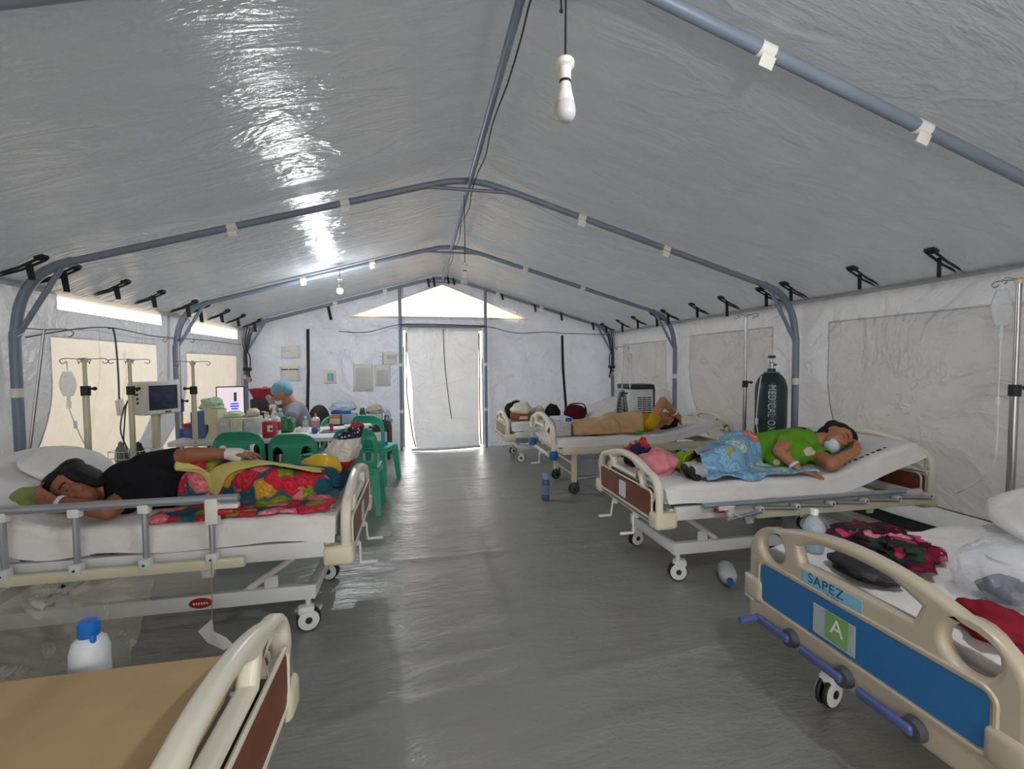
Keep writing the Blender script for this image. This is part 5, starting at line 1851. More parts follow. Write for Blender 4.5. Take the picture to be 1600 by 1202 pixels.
m = MB(); m.box((0, 0, .006), (.12, .14, .012), .002)
obj_at(m, 'tray', m_dark, (-.895, 7.02, D), 'flat black tray at the low desk edge near the door', 'tray')
m = MB(); m.tube([(.03 * math.cos(a), 0, .05 + .045 * math.sin(a)) for a in [k * .42 for k in range(13)]], .006, 6); m.tube([(-.03, 0, .04), (-.07, .01, .005)], .006, 6)
obj_at(m, 'stethoscope', m_dark, (-.88, 7.02, D + .0115), 'black looped tubing standing on the flat black tray', 'tubing')
box_thing('crate', 'dark crate stored under the white table', 'box', (-1.42, 4.99, 0.0), (.34, .34, .34), M('dark_crate', (52, 54, 66), .6), 0)
obj_at(lump((0, 0, 0), (.13, .11, .12), 55, .25), 'bag', cloth_mat('dark_bag_cloth', (58, 58, 66)), (-1.92, 5.03, 0.0), 'dark cloth bag on the floor under the white table', 'bag')
obj_at(lump((0, 0, 0), (.07, .09, .09), 58, .25), 'bag', cloth_mat('dusty_pink_cloth', (190, 150, 150)), (-1.685, 4.845, 0.0), 'dusty pink cloth bag on the floor under the table', 'bag')
obj_at(lump((0, 0, 0), (.06, .05, .05), 60, .4), 'packet', M('yellow_packet', (220, 180, 30), .4), (-.95, 5.66, .4395), 'small yellow packet on the bright green chair seat', 'packet')
box_thing('box', 'small bright blue box on the bright green chair seat', 'box', (-.835, 5.61, .44), (.10, .05, .05), M('bright_blue', (20, 110, 190), .4), .2)

# papers pinned on the end wall
def poster(label, x0, x1, z0, z1, mat, marks=None, y=7.575, pins=True):
    y = min(end_y(a, b_) for a in (x0, (x0 + x1) / 2, x1) for b_ in (z0, (z0 + z1) / 2, z1)) - .004
    r = thing('paper_notice', label, 'notice', ((x0 + x1) / 2, y, z0), 0, 'notices on the end wall')
    w, h = x1 - x0, z1 - z0
    m = MB(); m.grid(lambda u, v: ((u - .5) * w, .012 * math.sin(v * 3 + u * 2) * .6, v * h), 6, 8); m.build('sheet', mat, r, auto=None, solid=.002)
    for (a, b_, c, d, mm) in (marks or []):
        q = MB(); q.box(((a + b_) / 2 * w - w / 2, -.006, (c + d) / 2 * h), ((b_ - a) * w, .002, (d - c) * h)); q.build('print', mm, r, smooth=False)
m_pgrey = M('print_grey', (166, 166, 168), .8)
lines = [(.12, .88, .1 + .055 * k, .115 + .055 * k, m_pgrey) for k in range(14)]
poster('small printed notice with grey lines, above the bold-lettered notice', -2.50, -2.235, 1.52, 1.715, m_paper, [(.1, .55, .55, .58, m_pgrey), (.1, .3, .8, .83, m_pgrey)])
poster('notice with one bold dark line of lettering', -2.54, -2.245, 1.155, 1.40, m_paper, [(.08, .42, .72, .79, m_ink), (.46, .62, .72, .79, m_ink), (.66, .92, .72, .79, m_ink)])
poster('cream notice with blue and teal panel', -1.89, -1.70, 1.11, 1.33, M('cream_paper', (224, 224, 200), .8), [(.32, .48, .2, .75, M('teal_print', (120, 180, 190), .8)), (.48, .62, .2, .75, M('pale_teal', (150, 200, 196), .8)), (.62, .78, .2, .75, M('blue_print', (110, 150, 214), .8))])
poster('large white two-part form pinned by the door post', -1.445, -1.14, .975, 1.42, m_paper, lines)
poster('narrow white form overlapping the framed notice', -1.11, -.865, 1.055, 1.41, m_paper, lines[:12])
poster('small framed notice partly behind the door post', -.985, -.755, 1.41, 1.615, m_paper, [(.02, .05, .0, 1.0, m_ink), (.3, .95, .45, .75, M('pale_grey_print', (196, 194, 182), .8))])
# ------------------------------------------------------------------ drip stands, monitor, cooler, cylinder
m_ivcream = M('cream_pole', (206, 198, 172), .4, .1)
def hookbar(parent, z, n=4, w=.11, mat=None, rz=0.0):
    for k in range(n):
        a = rz + 2 * PI * k / n
        d = Vector((math.cos(a), math.sin(a), 0))
        m = MB()
        P = [Vector((0, 0, z)), d * w * .6 + Vector((0, 0, z + .005)), d * w + Vector((0, 0, z + .004)), d * (w + .014) + Vector((0, 0, z - .012)), d * w + Vector((0, 0, z - .028)), d * (w - .018) + Vector((0, 0, z - .016))]
        m.tube(smoothpath(P, 4), .0032, 6)
        m.build('hook', mat or m_steel, parent)
def iv_stand(label, loc, top, collar, lower_mat=None, upper_mat=None, rlow=.019, rup=.012, rz=.3, knob=1, headmat=None):
    r = thing('drip_stand', label, 'drip stand', loc, 0, 'drip stands')
    for k in range(5):
        a = 2 * PI * k / 5 + .2
        m = MB(); m.tube([(0, 0, .10), (.15 * math.cos(a), .15 * math.sin(a), .06)], .012, 8); m.build('base_leg', m_steel, r)
        m = MB(); m.lathe([(0, -.012), (.022, -.012), (.025, 0), (.022, .012), (0, .012)], (.155 * math.cos(a), .155 * math.sin(a), .025), 12, Matrix.Rotation(PI / 2, 4, 'X')); m.build('castor', m_dark, r)
    m = MB(); m.tube([(0, 0, .06), (0, 0, collar)], rlow, 12); m.build('lower_pole', lower_mat or m_ivcream, r)
    m = MB(); m.tube([(0, 0, collar - .02), (0, 0, top)], rup, 12); m.build('upper_pole', upper_mat or m_ivcream, r)
    m = MB(); m.tube([(0, 0, collar - .035), (0, 0, collar + .03)], rlow + .008, 12); c = m.build('collar', m_dark, r)
    m = MB(); m.tube([(0, 0, collar + .012), (knob * .055, -.01, collar + .012)], .008, 8); m.ball((knob * .06, -.011, collar + .012), .014, 8); m.build('knob', m_dark, c)
    m = MB(); m.lathe([(0, top - .02), (.02, top - .02), (.022, top), (.01, top + .012), (0, top + .012)], seg=14); m.build('pole_head', headmat or m_ivcream, r)
    hookbar(r, top, 4, rz=rz)
    return r
iv_stand('drip stand with black collar beside the leaning rod, nearest the raised side rail', (-2.62, 3.60, 0), 1.45, 1.24)
iv_stand('drip stand with black collar just beside the patient monitor', (-2.56, 3.98, 0), 1.45, 1.22)
iv_stand('drip stand with black collar at the end of the white table', (-2.27, 4.30, 0), 1.435, 1.20, knob=-1)
r = iv_stand('tall drip stand with blue clamps standing by the arch post', (-2.68, 4.98, 0), 1.66, 1.05, m_steel, m_steel, .014, .010, headmat=m_bluecap)
for z, rr in ((.96, .026), (.70, .03)):
    m = MB(); m.tube([(0, 0, z), (0, 0, z + .09)], rr, 10); m.build('blue_clamp', m_bluecap, r)
iv_stand('tall steel drip stand with yellowed head between the oxygen cylinder and the beige blanket bed', (2.72, 3.90, 0), 1.865, 1.20, m_steel, m_steel, .018, .012, headmat=M('yellowed_plastic', (214, 190, 110), .5), knob=1)
rN = iv_stand('steel drip stand holding a clear drip bag beside the bed with blue panel', (2.90, 1.95, 0), 1.86, 1.24, m_steel, m_steel, .019, .012, rz=PI, headmat=m_ivcream)
# leaning rod fixed in the corner of the bed
r = thing('drip_rod', 'thin leaning steel drip rod fixed to the head corner of the railed bed', 'drip stand', (-2.80, 3.30, .5))
m = MB(); m.tube([(0, 0, .0), (.135, .04, 1.13)], .008, 8); m.build('rod', m_steel, r)
m = MB()
for s in (-1, 1):
    P = [(.135, .04, 1.13), (.135 + s * .10, .04 + s * .02, 1.135), (.135 + s * .135, .04 + s * .03, 1.115), (.135 + s * .115, .04 + s * .03, 1.09), (.135 + s * .09, .04 + s * .02, 1.105)]
    m.tube(smoothpath(P, 4), .004, 6)
m.build('hook_bar', m_steel, r)

m_film = clear_plastic('drip_bag_film', (214, 222, 228), clear=.55, wrinkle=.3, rough=.1)
def drip_bag(label, loc, h=.19, w=.06, tube_pts=None, hook=.05):
    r = thing('drip_bag', label, 'drip bag', loc)
    m = MB()
    P = []
    for k in range(9):
        f = k / 8
        P.append((w * (0.35 + .65 * math.sin(PI * min(1, .12 + f * .8))), h * f))
    vs, fs = [], []
    for (rr, z) in P:
        for i in range(18):
            a = 2 * PI * i / 18
            vs.append((rr * math.cos(a), rr * .38 * math.sin(a), z))
    for j in range(8):
        for i in range(18):
            i2 = (i + 1) % 18
            fs.append((j * 18 + i, j * 18 + i2, j * 18 + 18 + i2, j * 18 + 18 + i))
    fs += [tuple(range(17, -1, -1)), tuple(8 * 18 + i for i in range(18))]
    m.add(vs, fs); m.build('bag', m_film, r)
    m = MB(); m.tube([(0, 0, h - .005), (0, 0, h + hook)], .003, 6); m.build('hanger', m_whitepl, r)
    m = MB(); m.tube([(0, 0, 0), (0, 0, -.035)], .010, 10); m.tube([(0, 0, -.035), (0, 0, -.085)], .013, 10); m.build('drip_chamber', m_film, r)
    if tube_pts:
        m = MB(); m.tube(smoothpath([(0, 0, -.085)] + tube_pts, 6), .003, 6); m.build('tube', M('tube_plastic', (216, 218, 214), .3), r)
        p = Vector(tube_pts[0])
        m = MB(); m.box(p, (.018, .014, .05), .004); m.build('roller_clamp', m_whitepl, r)
    return r
drip_bag('clear drip bag hanging on the steel stand near the wall', (2.78, 1.95, 1.60), .20, .075, [(.0, 0, -.42), (.01, .02, -.8), (.03, .2, -1.0)], .07)
drip_bag('clear drip bag with long tube hanging before the cream left wall cloth', (-2.76, 3.66, 1.20), .17, .05, [(.02, .02, -.20), (.06, .06, -.38), (.14, .08, -.55)], .07)
drip_bag('small drip set hanging above the person in yellow', (2.30, 5.52, 1.42), .12, .035, [(0, 0, -.3), (-.02, -.1, -.6), (.02, -.4, -.66)], .09)
iv_stand('slim drip stand behind the beige blanket bed by the air cooler', (2.22, 5.58, 0), 1.62, 1.0, m_steel, m_steel, .011, .008)

# patient monitor on its stand
r = thing('patient_monitor', 'white patient monitor on a pole stand beside the left wall', 'medical monitor', (-2.56, 4.30, 0), 0)
Rm = Matrix.Rotation(1.05, 4, 'Z')
m = MB(); m.box((0, 0, 1.14), (.30, .20, .27), .02, rot=(0, 0, 1.05)); bd = m.build('casing', M('grey_white_plastic', (216, 212, 200), .45), r)
def onface(x, y, z): return Rm @ Vector((x, y, z))
m = MB(); m.box(onface(.0, -.103, 1.145), (.225, .006, .20), .002, rot=(0, 0, 1.05)); m.build('screen', M('dark_screen', (54, 62, 84), .15, var=.5, scale=14), bd)
m = MB(); m.box(onface(.0, -.101, 1.025), (.26, .008, .026), .003, rot=(0, 0, 1.05)); m.build('button_strip', m_card, bd)
m = MB(); m.box(onface(.03, -.107, 1.025), (.05, .004, .012), .002, rot=(0, 0, 1.05)); m.build('button', m_dark, bd)
for i in range(2):
    for k in range(4):
        m = MB(); m.ball(onface(-.152, -.03 + i * .05, 1.21 - k * .035), .010, 8); m.build('socket', m_dark, bd)
for k, P in enumerate(([(-.155, -.03, 1.18), (-.24, -.05, 1.12), (-.27, -.06, .95), (-.26, -.02, .78)], [(-.155, .02, 1.14), (-.23, 0, 1.08), (-.25, .02, .9), (-.2, .03, .74)])):
    m = MB(); m.tube(smoothpath([onface(*p) for p in P], 6), .005, 6); m.build('cable', m_darkgrey, bd)
m = MB(); m.tube([(0, 0, .08), (0, 0, 1.01)], .032, 14); m.build('column', m_ivcream, r)
m = MB(); m.box((0, 0, .07), (.26, .24, .05), .02); m.build('base', m_ivcream, r)
m = MB(); m.tube([(0, 0, .66), (0, 0, .72)], .045, 12); m.build('clamp_ring', m_card, r)
# wire basket with a dark pouch
bk = thing('wire_basket', 'white wire basket hung beside the patient monitor column', 'basket', (-2.712, 4.22, .60))
for z in (0, .06, .12):
    m = MB(); m.tube([(x, y, z) for x, y in rrect(-.12, .12, -.08, .08, .02)], .003, 5, closed=True); m.build('wire', m_whitepl, bk)
for k in range(5):
    for y in (-.08, .08):
        x = -.11 + .055 * k
        m = MB(); m.tube([(x, y, .12), (x, y, 0), (x, 0, 0)], .0025, 5); m.build('wire', m_whitepl, bk)
obj_at(lump((0, 0, 0), (.05, .05, .11), 71, .25), 'pouch', M('dark_pouch', (56, 50, 74), .5), (-2.665, 4.22, .602), 'dark purple pouch stuffed in the wire basket', 'pouch')
obj_at(lump((0, 0, 0), (.04, .045, .11), 73, .25), 'packet', M('grey_green_packet', (130, 142, 130), .5), (-2.775, 4.22, .602), 'grey green packet sticking out of the wire basket', 'packet')
# power strip on its cable
r = thing('power_strip', 'white power strip hanging on a cable down the left wall', 'power strip', (-2.965, 4.56, 1.0))
m = MB(); m.box((0, .01, .045), (.035, .07, .14), .008, rot=(.15, 0, 0)); m.build('strip', m_card, r)
m = MB(); m.tube(smoothpath([(0, 0, .11), (.004, -.005, .4), (-.01, -.01, .70), (-.02, -.06, .725)], 5), .007, 6); m.build('cable', m_darkgrey, r)
c = MB(); c.tube(smoothpath([(-2.98, 3.65, 1.60), (-2.97, 4.1, 1.69), (-2.96, 4.5, 1.73), (-2.97, 5.1, 1.70), (-2.98, 5.6, 1.71), (-2.98, 6.5, 1.72), (-2.97, 7.4, 1.71)], 6), .005, 5)
tag(c.build('electric_wire', m_darkgrey), 'grey wire strung along the left wall below the small windows', 'wire')
# black strap and cable tangles at the far corners
for nm_, x, sg in (('left', -2.93, 1), ('right', 2.93, -1)):
    r = thing('cable_bundle', ('tangle of dark cables and straps hanging at the far corner by the red basin' if sg > 0 else 'tangle of dark cables and straps hanging at the far corner by the air cooler'), 'cables', (x, 7.585, 1.05))
    for k in range(4):
        P = [(sg * (-.03 + .02 * k), .02 * k, 1.0 - .03 * k), (sg * (.03 * k - .08), .0, .7), (sg * (-.02 + .05 * math.sin(k * 2)), -.02, .45), (sg * (-.03 + .02 * k), -.02, .18 - .02 * k)]
        m = MB(); m.tube(smoothpath(P, 6), .009 if k % 2 else .006, 6); m.build('cable', m_cord, r)
    m = MB(); m.box((sg * -.02, -.02, .30), (.11, .07, .05), .01); m.build('adapter', m_dark, r)
    m = MB(); m.box((sg * .0, -.03, .14), (.05, .04, .08), .006); m.build('socket_box', M('pinkish_socket', (176, 130, 120), .5), r)

# air cooler
r = thing('air_cooler', 'grey and white portable air cooler with black top by the right wall', 'air cooler', (2.56, 5.88, 0))
m_coolw = M('cooler_white', (206, 208, 212), .4); m_coolg = M('cooler_grey', (112, 116, 124), .45)
m = MB(); m.box((0, 0, .56), (.38, .36, 1.0), .03); m.build('casing', m_coolw, r)
m = MB(); m.box((.0, 0, 1.085), (.395, .375, .07), .025); m.box((.185, 0, .82), (.03, .375, .50), .01); m.build('top_cover', M('cooler_black', (38, 40, 46), .35), r)
CYF = Matrix(((0, 0, 1, 0), (1, 0, 0, 0), (0, 1, 0, 0), (0, 0, 0, 1)))
fr_out = []
for k in range(32):
    a = 2 * PI * k / 32
    yy = math.sin(a)
    w = .165 - .055 * max(0, yy) ** 1.3
    fr_out.append((w * math.copysign(abs(math.cos(a)) ** .7, math.cos(a)), .70 + .34 * math.copysign(abs(yy) ** .8, yy)))
inner = [(x * .80, .69 + (z - .70) * .80) for x, z in fr_out]
plate('front_frame', [fr_out, inner], .03, m_coolg, Matrix.Translation((-.198, 0, 0)) @ CYF, r, bevel=.006)
plate('grille_back', [inner], .004, m_dark, Matrix.Translation((-.192, 0, 0)) @ CYF, r)
for k in range(11):
    z = .46 + .046 * k
    m = MB(); m.box((-.203, 0, z), (.012, .25 - .09 * max(0, (z - .70) / .3), .012), .003); m.build('slat', m_coolg, r)
for y in (-.05, .05):
    m = MB(); m.box((-.206, y, .69), (.012, .010, .5), .003); m.build('grille_bar', m_coolg, r)
m = MB(); m.box((.04, -.181, .72), (.26, .006, .56), .004); m.build('side_panel', m_coolw, r)
for k in range(17):
    for x0, w in ((-.03, .06), (.04, .06), (.11, .06)):
        m = MB(); m.box((x0, -.185, .475 + k * .029), (w, .006, .013), .001); m.build('louvre', m_dark, r, smooth=False)
for sx in (-1, 1):
    for sy in (-1, 1):
        m = MB(); m.ball((sx * .15, sy * .14, .03), .03, 10); m.build('castor', m_dark, r)

# oxygen cylinder
cx, cy = 2.77, 3.62
r = thing('oxygen_cylinder', 'tall dark green oxygen cylinder with white lettering against the right wall', 'gas cylinder', (cx, cy, 0))
m_oxy = M('dark_green_paint', (24, 42, 44), .35, var=.15, scale=5)
RO = .132
m = MB(); m.lathe([(0, 0), (.10, 0), (RO, .02), (RO, 1.16), (.128, 1.20), (.112, 1.25), (.085, 1.29), (.05, 1.315), (.034, 1.325), (.034, 1.35), (0, 1.35)], seg=36); m.build('tank', m_oxy, r)
m = MB(); m.lathe([(.02, 1.345), (.022, 1.40), (.014, 1.41), (.012, 1.45)], seg=14); m.tube([(0, 0, 1.385), (.035, -.02, 1.385)], .012, 8); m.build('valve', m_steel, r)
m = MB(); m.lathe([(0, 1.445), (.03, 1.445), (.034, 1.455), (.03, 1.47), (0, 1.47)], seg=14); m.build('valve_wheel', M('blue_grey_knob', (60, 70, 92), .4), r)
m = MB(); m.tube([(.06 * math.cos(a), .06 * math.sin(a), 1.315) for a in [2 * PI * k / 20 for k in range(20)]], .006, 6, closed=True)
m.build('neck_cord', M('teal_cord', (70, 130, 120), .6), r)
dv = Vector((cx + .403, cy, 0)).normalized(); rv = Vector((dv.y, -dv.x, 0))
tx = text_obj('lettering', 'MEDICAL OXYGEN', .064, M('lettering_white', (178, 190, 190), .6), Matrix.Identity(4), r, .0006, 1.12)
for v in tx.data.vertices:
    x, y, z = v.co
    a = (y * 1.35 + .005) / RO
    d = (-dv * math.cos(a) + rv * math.sin(a)) * (RO + .0015 + z)
    v.co = Vector((d.x, d.y, .905 - x))
tx.data.update()
m = MB()
P = [(-dv * .10 - rv * .08) + Vector((0, 0, 1.28)), (-dv * .13 - rv * .10) + Vector((0, 0, 1.1)), (-dv * .12 - rv * .11) + Vector((0, 0, .85)), (-dv * .16 - rv * .07) + Vector((0, 0, .66))]
m.tube(smoothpath(P, 6), .004, 6); m.build('oxygen_tube', M('tube_plastic', (216, 218, 214), .3), r)
m = MB(); m.box(P[2] + Vector((0, 0, .02)), (.02, .02, .06), .005); m.build('tube_valve', m_whitepl, r)

# ------------------------------------------------------------------ things on and under the beds
# R0: lettered tape, card holder, bumper wrap
q = Matrix.Translation((1.0 - .0265, 1.22, 0)) @ Matrix(((0, 0, -1, 0), (-1, 0, 0, 0), (0, 1, 0, 0), (0, 0, 0, 1)))
def on_fb(x, z, d=0.0):   # x to the right as read from the foot end
    return Vector((-.0265 - d, -x, z))
QF = Matrix(((0, 0, -1, 0), (-1, 0, 0, 0), (0, 1, 0, 0), (0, 0, 0, 1)))
m_tapeblue = M('light_blue_tape', (120, 176, 200), .5, var=.05)
m = MB(); m.box((-.0258, .065, .612), (.002, .23, .052), .0005); tp = m.build('name_tape', m_tapeblue, fb_r0, smooth=False)
m_pen = M('blue_ink', (24, 58, 100), .6)
text_obj('handwriting', 'SAPEZ', .048, m_pen, Matrix.Translation((-.0270, .085, .620)) @ QF, tp, .0003, 1.1)
m = MB(); m.tube([(-.0275, .075, .598), (-.0275, .068, .590), (-.0275, .058, .594), (-.0275, .052, .598), (-.0275, .045, .593), (-.0275, .035, .596), (-.0275, .03, .590)], .0012, 5); m.build('scribble', M('black_ink', (26, 26, 34), .6), tp)
m = MB(); m.box((-.031, .045, .492), (.003, .16, .105), .001); hold = m.build('card_pocket', M('clear_pocket', (206, 212, 210), .25, alpha=.45), fb_r0, smooth=False)
m = MB(); m.box((-.033, .03, .497), (.0015, .085, .095), .0003); cd = m.build('green_card', M('green_card', (116, 160, 92), .6, var=.12), fb_r0, smooth=False)
text_obj('card_letter', 'A', .075, m_card, Matrix.Translation((-.0342, .03, .50)) @ QF, cd, .0003)
m = MB()
for k in range(5):
    m.box((-.003, .448, .405 + k * .021), (.062, .05, .018), .004)
m.build('tape_wrap', M('pale_teal_tape', (176, 206, 206), .5), fb_r0)
m = MB(); m.box((-.003, -.448, .41), (.062, .05, .05), .004)
m.build('tape_wrap', M('pale_teal_tape2', (130, 190, 205), .5), fb_r0)
# brand ovals on the base beams
for bed, s, u in ((BEDS['R1'], -1, .82), (BEDS['L1'], 1, .72)):
    m = MB()
    m.lathe([(0, .004), (.052, .004), (.055, .0)], (0, 0, 0), 28)
    mt = Matrix.Translation((u, s * .3105, .208)) @ Matrix.Rotation(-s * PI / 2, 4, 'X') @ Matrix.Diagonal((1, .48, 1, 1))
    m.v = [tuple(mt @ Vector(v)) for v in m.v]
    ov = m.build('maker_badge', m_red, bed)
    m = MB()
    for k in range(6):
        m.box((u - .03 + .012 * k, s * .3155, .208), (.007, .001, .012), rot=(0, .3, 0))
    m.build('badge_marks', m_card, ov, smooth=False)

m_floral2 = print_mat('dark_floral_cloth', (46, 30, 36), [(0, lin((120, 20, 50))), (.3, lin((204, 60, 110))), (.45, lin((40, 60, 48))), (.7, lin((70, 18, 40))), (.88, lin((220, 130, 150)))], scale=16, warp=.15)
Z0 = .645
obj_at(lump((0, 0, 0), (.135, .15, .055), 81, .75, fold=7), 'clothes_pile', m_floral2, (1.385, 1.425, Z0), 'dark red and pink floral clothes heaped at the foot of the bed with blue panel', 'clothes')
obj_at(lump((0, 0, 0), (.065, .11, .035), 82, .3), 'tote_bag', M('black_bag_fabric', (38, 38, 42), .6), (1.13, 1.31, Z0), 'black bag lying behind the footboard with the name tape', 'bag')
obj_at(lump((0, 0, 0), (.185, .155, .115), 84, .3, fold=4), 'plastic_bag', clear_plastic('clear_carrier_film', (216, 218, 226), clear=.72, wrinkle=.8, wscale=9, rough=.12), (1.47, 1.06, Z0), 'clear plastic carrier bag of clothes on the bed with blue panel', 'bag')
obj_at(lump((0, 0, 0), (.07, .065, .04), 86, .3), 'clothes', cloth_mat('navy_cloth', (36, 38, 70)), (1.40, 1.06, Z0 + .012), 'navy clothes inside the clear carrier bag', 'clothes')
m = MB(); m.lathe([(0, 0), (.06, 0), (.065, .012), (.0, .014)], seg=24)
obj_at(m, 'lid', m_whitepl, (1.48, 1.10, Z0 + .105), 'white round lid inside the clear carrier bag', 'lid')
obj_at(lump((0, 0, 0), (.07, .13, .035), 88, .3), 'towel', cloth_mat('pale_blue_towel', (176, 208, 220)), (1.80, 1.02, Z0 + .0), 'pale blue towel beside the clear carrier bag', 'towel')
obj_at(lump((0, 0, 0), (.075, .10, .05), 90, .3), 'clothes', cloth_mat('maroon_cloth', (128, 26, 44)), (1.145, .92, Z0), 'maroon cloth behind the near end of the blue panelled footboard', 'clothes')
m = lump((0, 0, 0), (.24, .34, .13), 92, .14, fold=3)
obj_at(m, 'pillow', m_sheet, (2.22, 1.26, .665), 'large white pillow at the middle of the bed with blue panel', 'pillow')
bottle('clear water bottle with blue liquid and white cap standing behind the blue panelled footboard', (1.165, 1.545, Z0 - .01), [(0, 0), (.036, 0), (.039, .01), (.039, .055), (.036, .06), (.039, .065), (.039, .10), (.028, .125), (.014, .14), (.014, .15)], m_clear, [(.0155, .149), (.0155, .17), (0, .171)], m_whitepl,
       liquid=([(0, .003), (.034, .003), (.036, .012), (.036, .088), (0, .088)], M('blue_liquid', (96, 178, 206), .1, alpha=.75)))
# stencilled marks on the sheets
for key, f, pts in (('R1', top_R1, [(2.30 + .048 * k, 2.535) for k in range(10)]), ('L1', top_L1, [(-.84 - .03 * k, 2.44) for k in range(9)]), ('R2', top_R2, [(1.05 + .03 * k, 4.56) for k in range(7)])):
    mo = MAT[key]; inv = (Matrix.Translation(mo.location) @ Matrix.Rotation(mo.rotation_euler.z, 4, 'Z')).inverted()
    m = MB()
    for k, (x, y) in enumerate(pts):
        z = f(x, y); a = math.atan2(f(x + .02, y) - f(x - .02, y), .04)
        m.box(inv @ Vector((x, y, z + .004)), (.016 + .008 * (k % 3), .012 if k % 2 else .02, .003), rot=(0, -a, 0))
    m.build('stencil_mark', m_ink, mo, smooth=False)['kind'] = 'stuff'
# R1 foot end
obj_at(lump((0, 0, 0), (.12, .115, .10), 141, .28, fold=4), 'folded_blanket', cloth_mat('pink_blanket', (222, 146, 150), (204, 122, 130), wr=.5), (1.165, 2.79, .658), 'pink blanket bundled at the foot of the bed with folded rail', 'blanket')
obj_at(lump((0, 0, 0), (.09, .10, .10), 103, .6), 'clothes_pile', print_mat('bright_clothes', (46, 46, 76), [(0, lin((196, 36, 52))), (.45, lin((40, 42, 74))), (.65, lin((190, 190, 206))), (.82, lin((206, 60, 70)))], scale=9, warp=.2), (1.165, 3.06, .658), 'red, navy and lilac clothes piled behind the pink blanket', 'clothes')
obj_at(lump((0, 0, 0), (.045, .02, .03), 104, .25), 'packet', M('vivid_green_packet', (40, 160, 70), .4), (1.93, 4.535, .634), 'small vivid green packet beside the beige blanket', 'packet')
# pillow behind the head of the person in green
obj_at(lump((0, 0, 0), (.15, .22, .05), 106, .12, fold=2.5), 'pillow', cloth_mat('green_pillow', (44, 120, 62)), (2.60, 2.90, top_R1(2.60, 2.9) + .002), 'green pillow behind the head of the person in green', 'pillow').rotation_euler = (0, -.285, 0)
bottle('white plastic jug with blue cap lying on the floor under the person in green', (1.555, 2.60, .055), [(0, 0), (.048, 0), (.052, .01), (.052, .13), (.035, .165), (.018, .18), (.018, .19)], M('milky_plastic', (206, 208, 208), .35), [(.021, .188), (.021, .215), (0, .216)], m_bluecap, nm='jug', tilt=(PI / 2, 0, -.5))
# R2 box at the foot, bottle on the floor
r = thing('storage_box', 'clear storage box with blue clips at the foot of the beige blanket bed', 'box', (1.09, 4.69, .638), 0)
m = MB(); m.box((0, 0, .085), (.17, .22, .17), .012); m.build('bin', clear_plastic('clear_bin', (226, 228, 232), clear=.5, wrinkle=.15), r)
m = MB(); m.box((0, 0, .182), (.19, .24, .026), .008); m.build('lid', M('frosted_lid', (196, 208, 222), .35), r)
m = MB(); m.box((.05, -.118, .178), (.07, .014, .04), .005); m.build('clip', m_bluecap, r)
m = MB()
for k in range(7):
    m.ball((random.uniform(-.05, .05), random.uniform(-.08, .08), .03 + .016 * k), (.03, .035, .022), 8)
m.build('contents', print_mat('mixed_packets', (206, 206, 210), [(0, lin((190, 60, 60))), (.2, lin((220, 220, 224))), (.7, lin((170, 186, 206)))], scale=30), r)
bottle('blue grey water bottle standing on the floor by the blue-capped bed', (.865, 4.50, .0), [(0, 0), (.036, 0), (.04, .01), (.04, .17), (.036, .20), (.03, .215)], M('blue_grey_bottle', (78, 96, 122), .2, alpha=.9), [(.032, .213), (.034, .26), (.026, .275), (0, .276)], M('pale_blue_bottle_cap', (120, 150, 190), .4), label_band=(.05, .15, .0405, M('bottle_print', (110, 124, 140), .4)))
# R3 heap
ZR = .585
obj_at(lump((0, 0, 0), (.15, .11, .10), 111, .25), 'bag', M('cream_bag', (222, 218, 196), .5, bump=.3, bscale=15), (1.06, 6.46, ZR + .099), 'cream crumpled bag on the brown box at the far bed', 'bag')
box_thing('carton', 'reddish brown box on the far bed under the cream bag', 'box', (1.06, 6.46, ZR), (.30, .24, .10), M('red_brown_card', (140, 70, 48), .6), 0, front=(.03, .07, -.06, .06, m_filebeige))
obj_at(lump((0, 0, 0), (.17, .11, .15), 113, .25), 'bag', cloth_mat('dark_green_bag', (34, 46, 46)), (1.04, 6.80, ZR), 'dark green and black bag behind the cream bag', 'bag')
obj_at(lump((0, 0, 0), (.085, .10, .12), 115, .25), 'bag', M('pale_cream_bag2', (206, 198, 172), .6, bump=.3, bscale=15), (1.335, 6.56, ZR), 'pale beige bag between the brown box and the black bag', 'bag')
obj_at(lump((0, 0, 0), (.105, .11, .13), 117, .25), 'backpack', print_mat('black_red_bag', (34, 30, 32), [(0, lin((40, 34, 36))), (.7, lin((150, 50, 40))), (.8, lin((34, 30, 32)))], scale=10), (1.55, 6.56, ZR), 'black and red backpack on the far bed', 'bag')
r = thing('duffel_bag', 'maroon duffel bag with dark strap on the far bed', 'bag', (1.88, 6.47, ZR + .012), .05)
mm = lump((0, 0, 0), (.18, .12, .12), 119, .12, fold=3); mm.build('bag_body', cloth_mat('maroon_bag', (96, 24, 44)), r)
m = MB(); m.tube(smoothpath([(-.17, -.02, .05), (-.12, -.05, .19), (.02, -.06, .22), (.13, -.05, .19), (.18, -.02, .05)], 6), .010, 6); m.build('strap', m_dark, r)
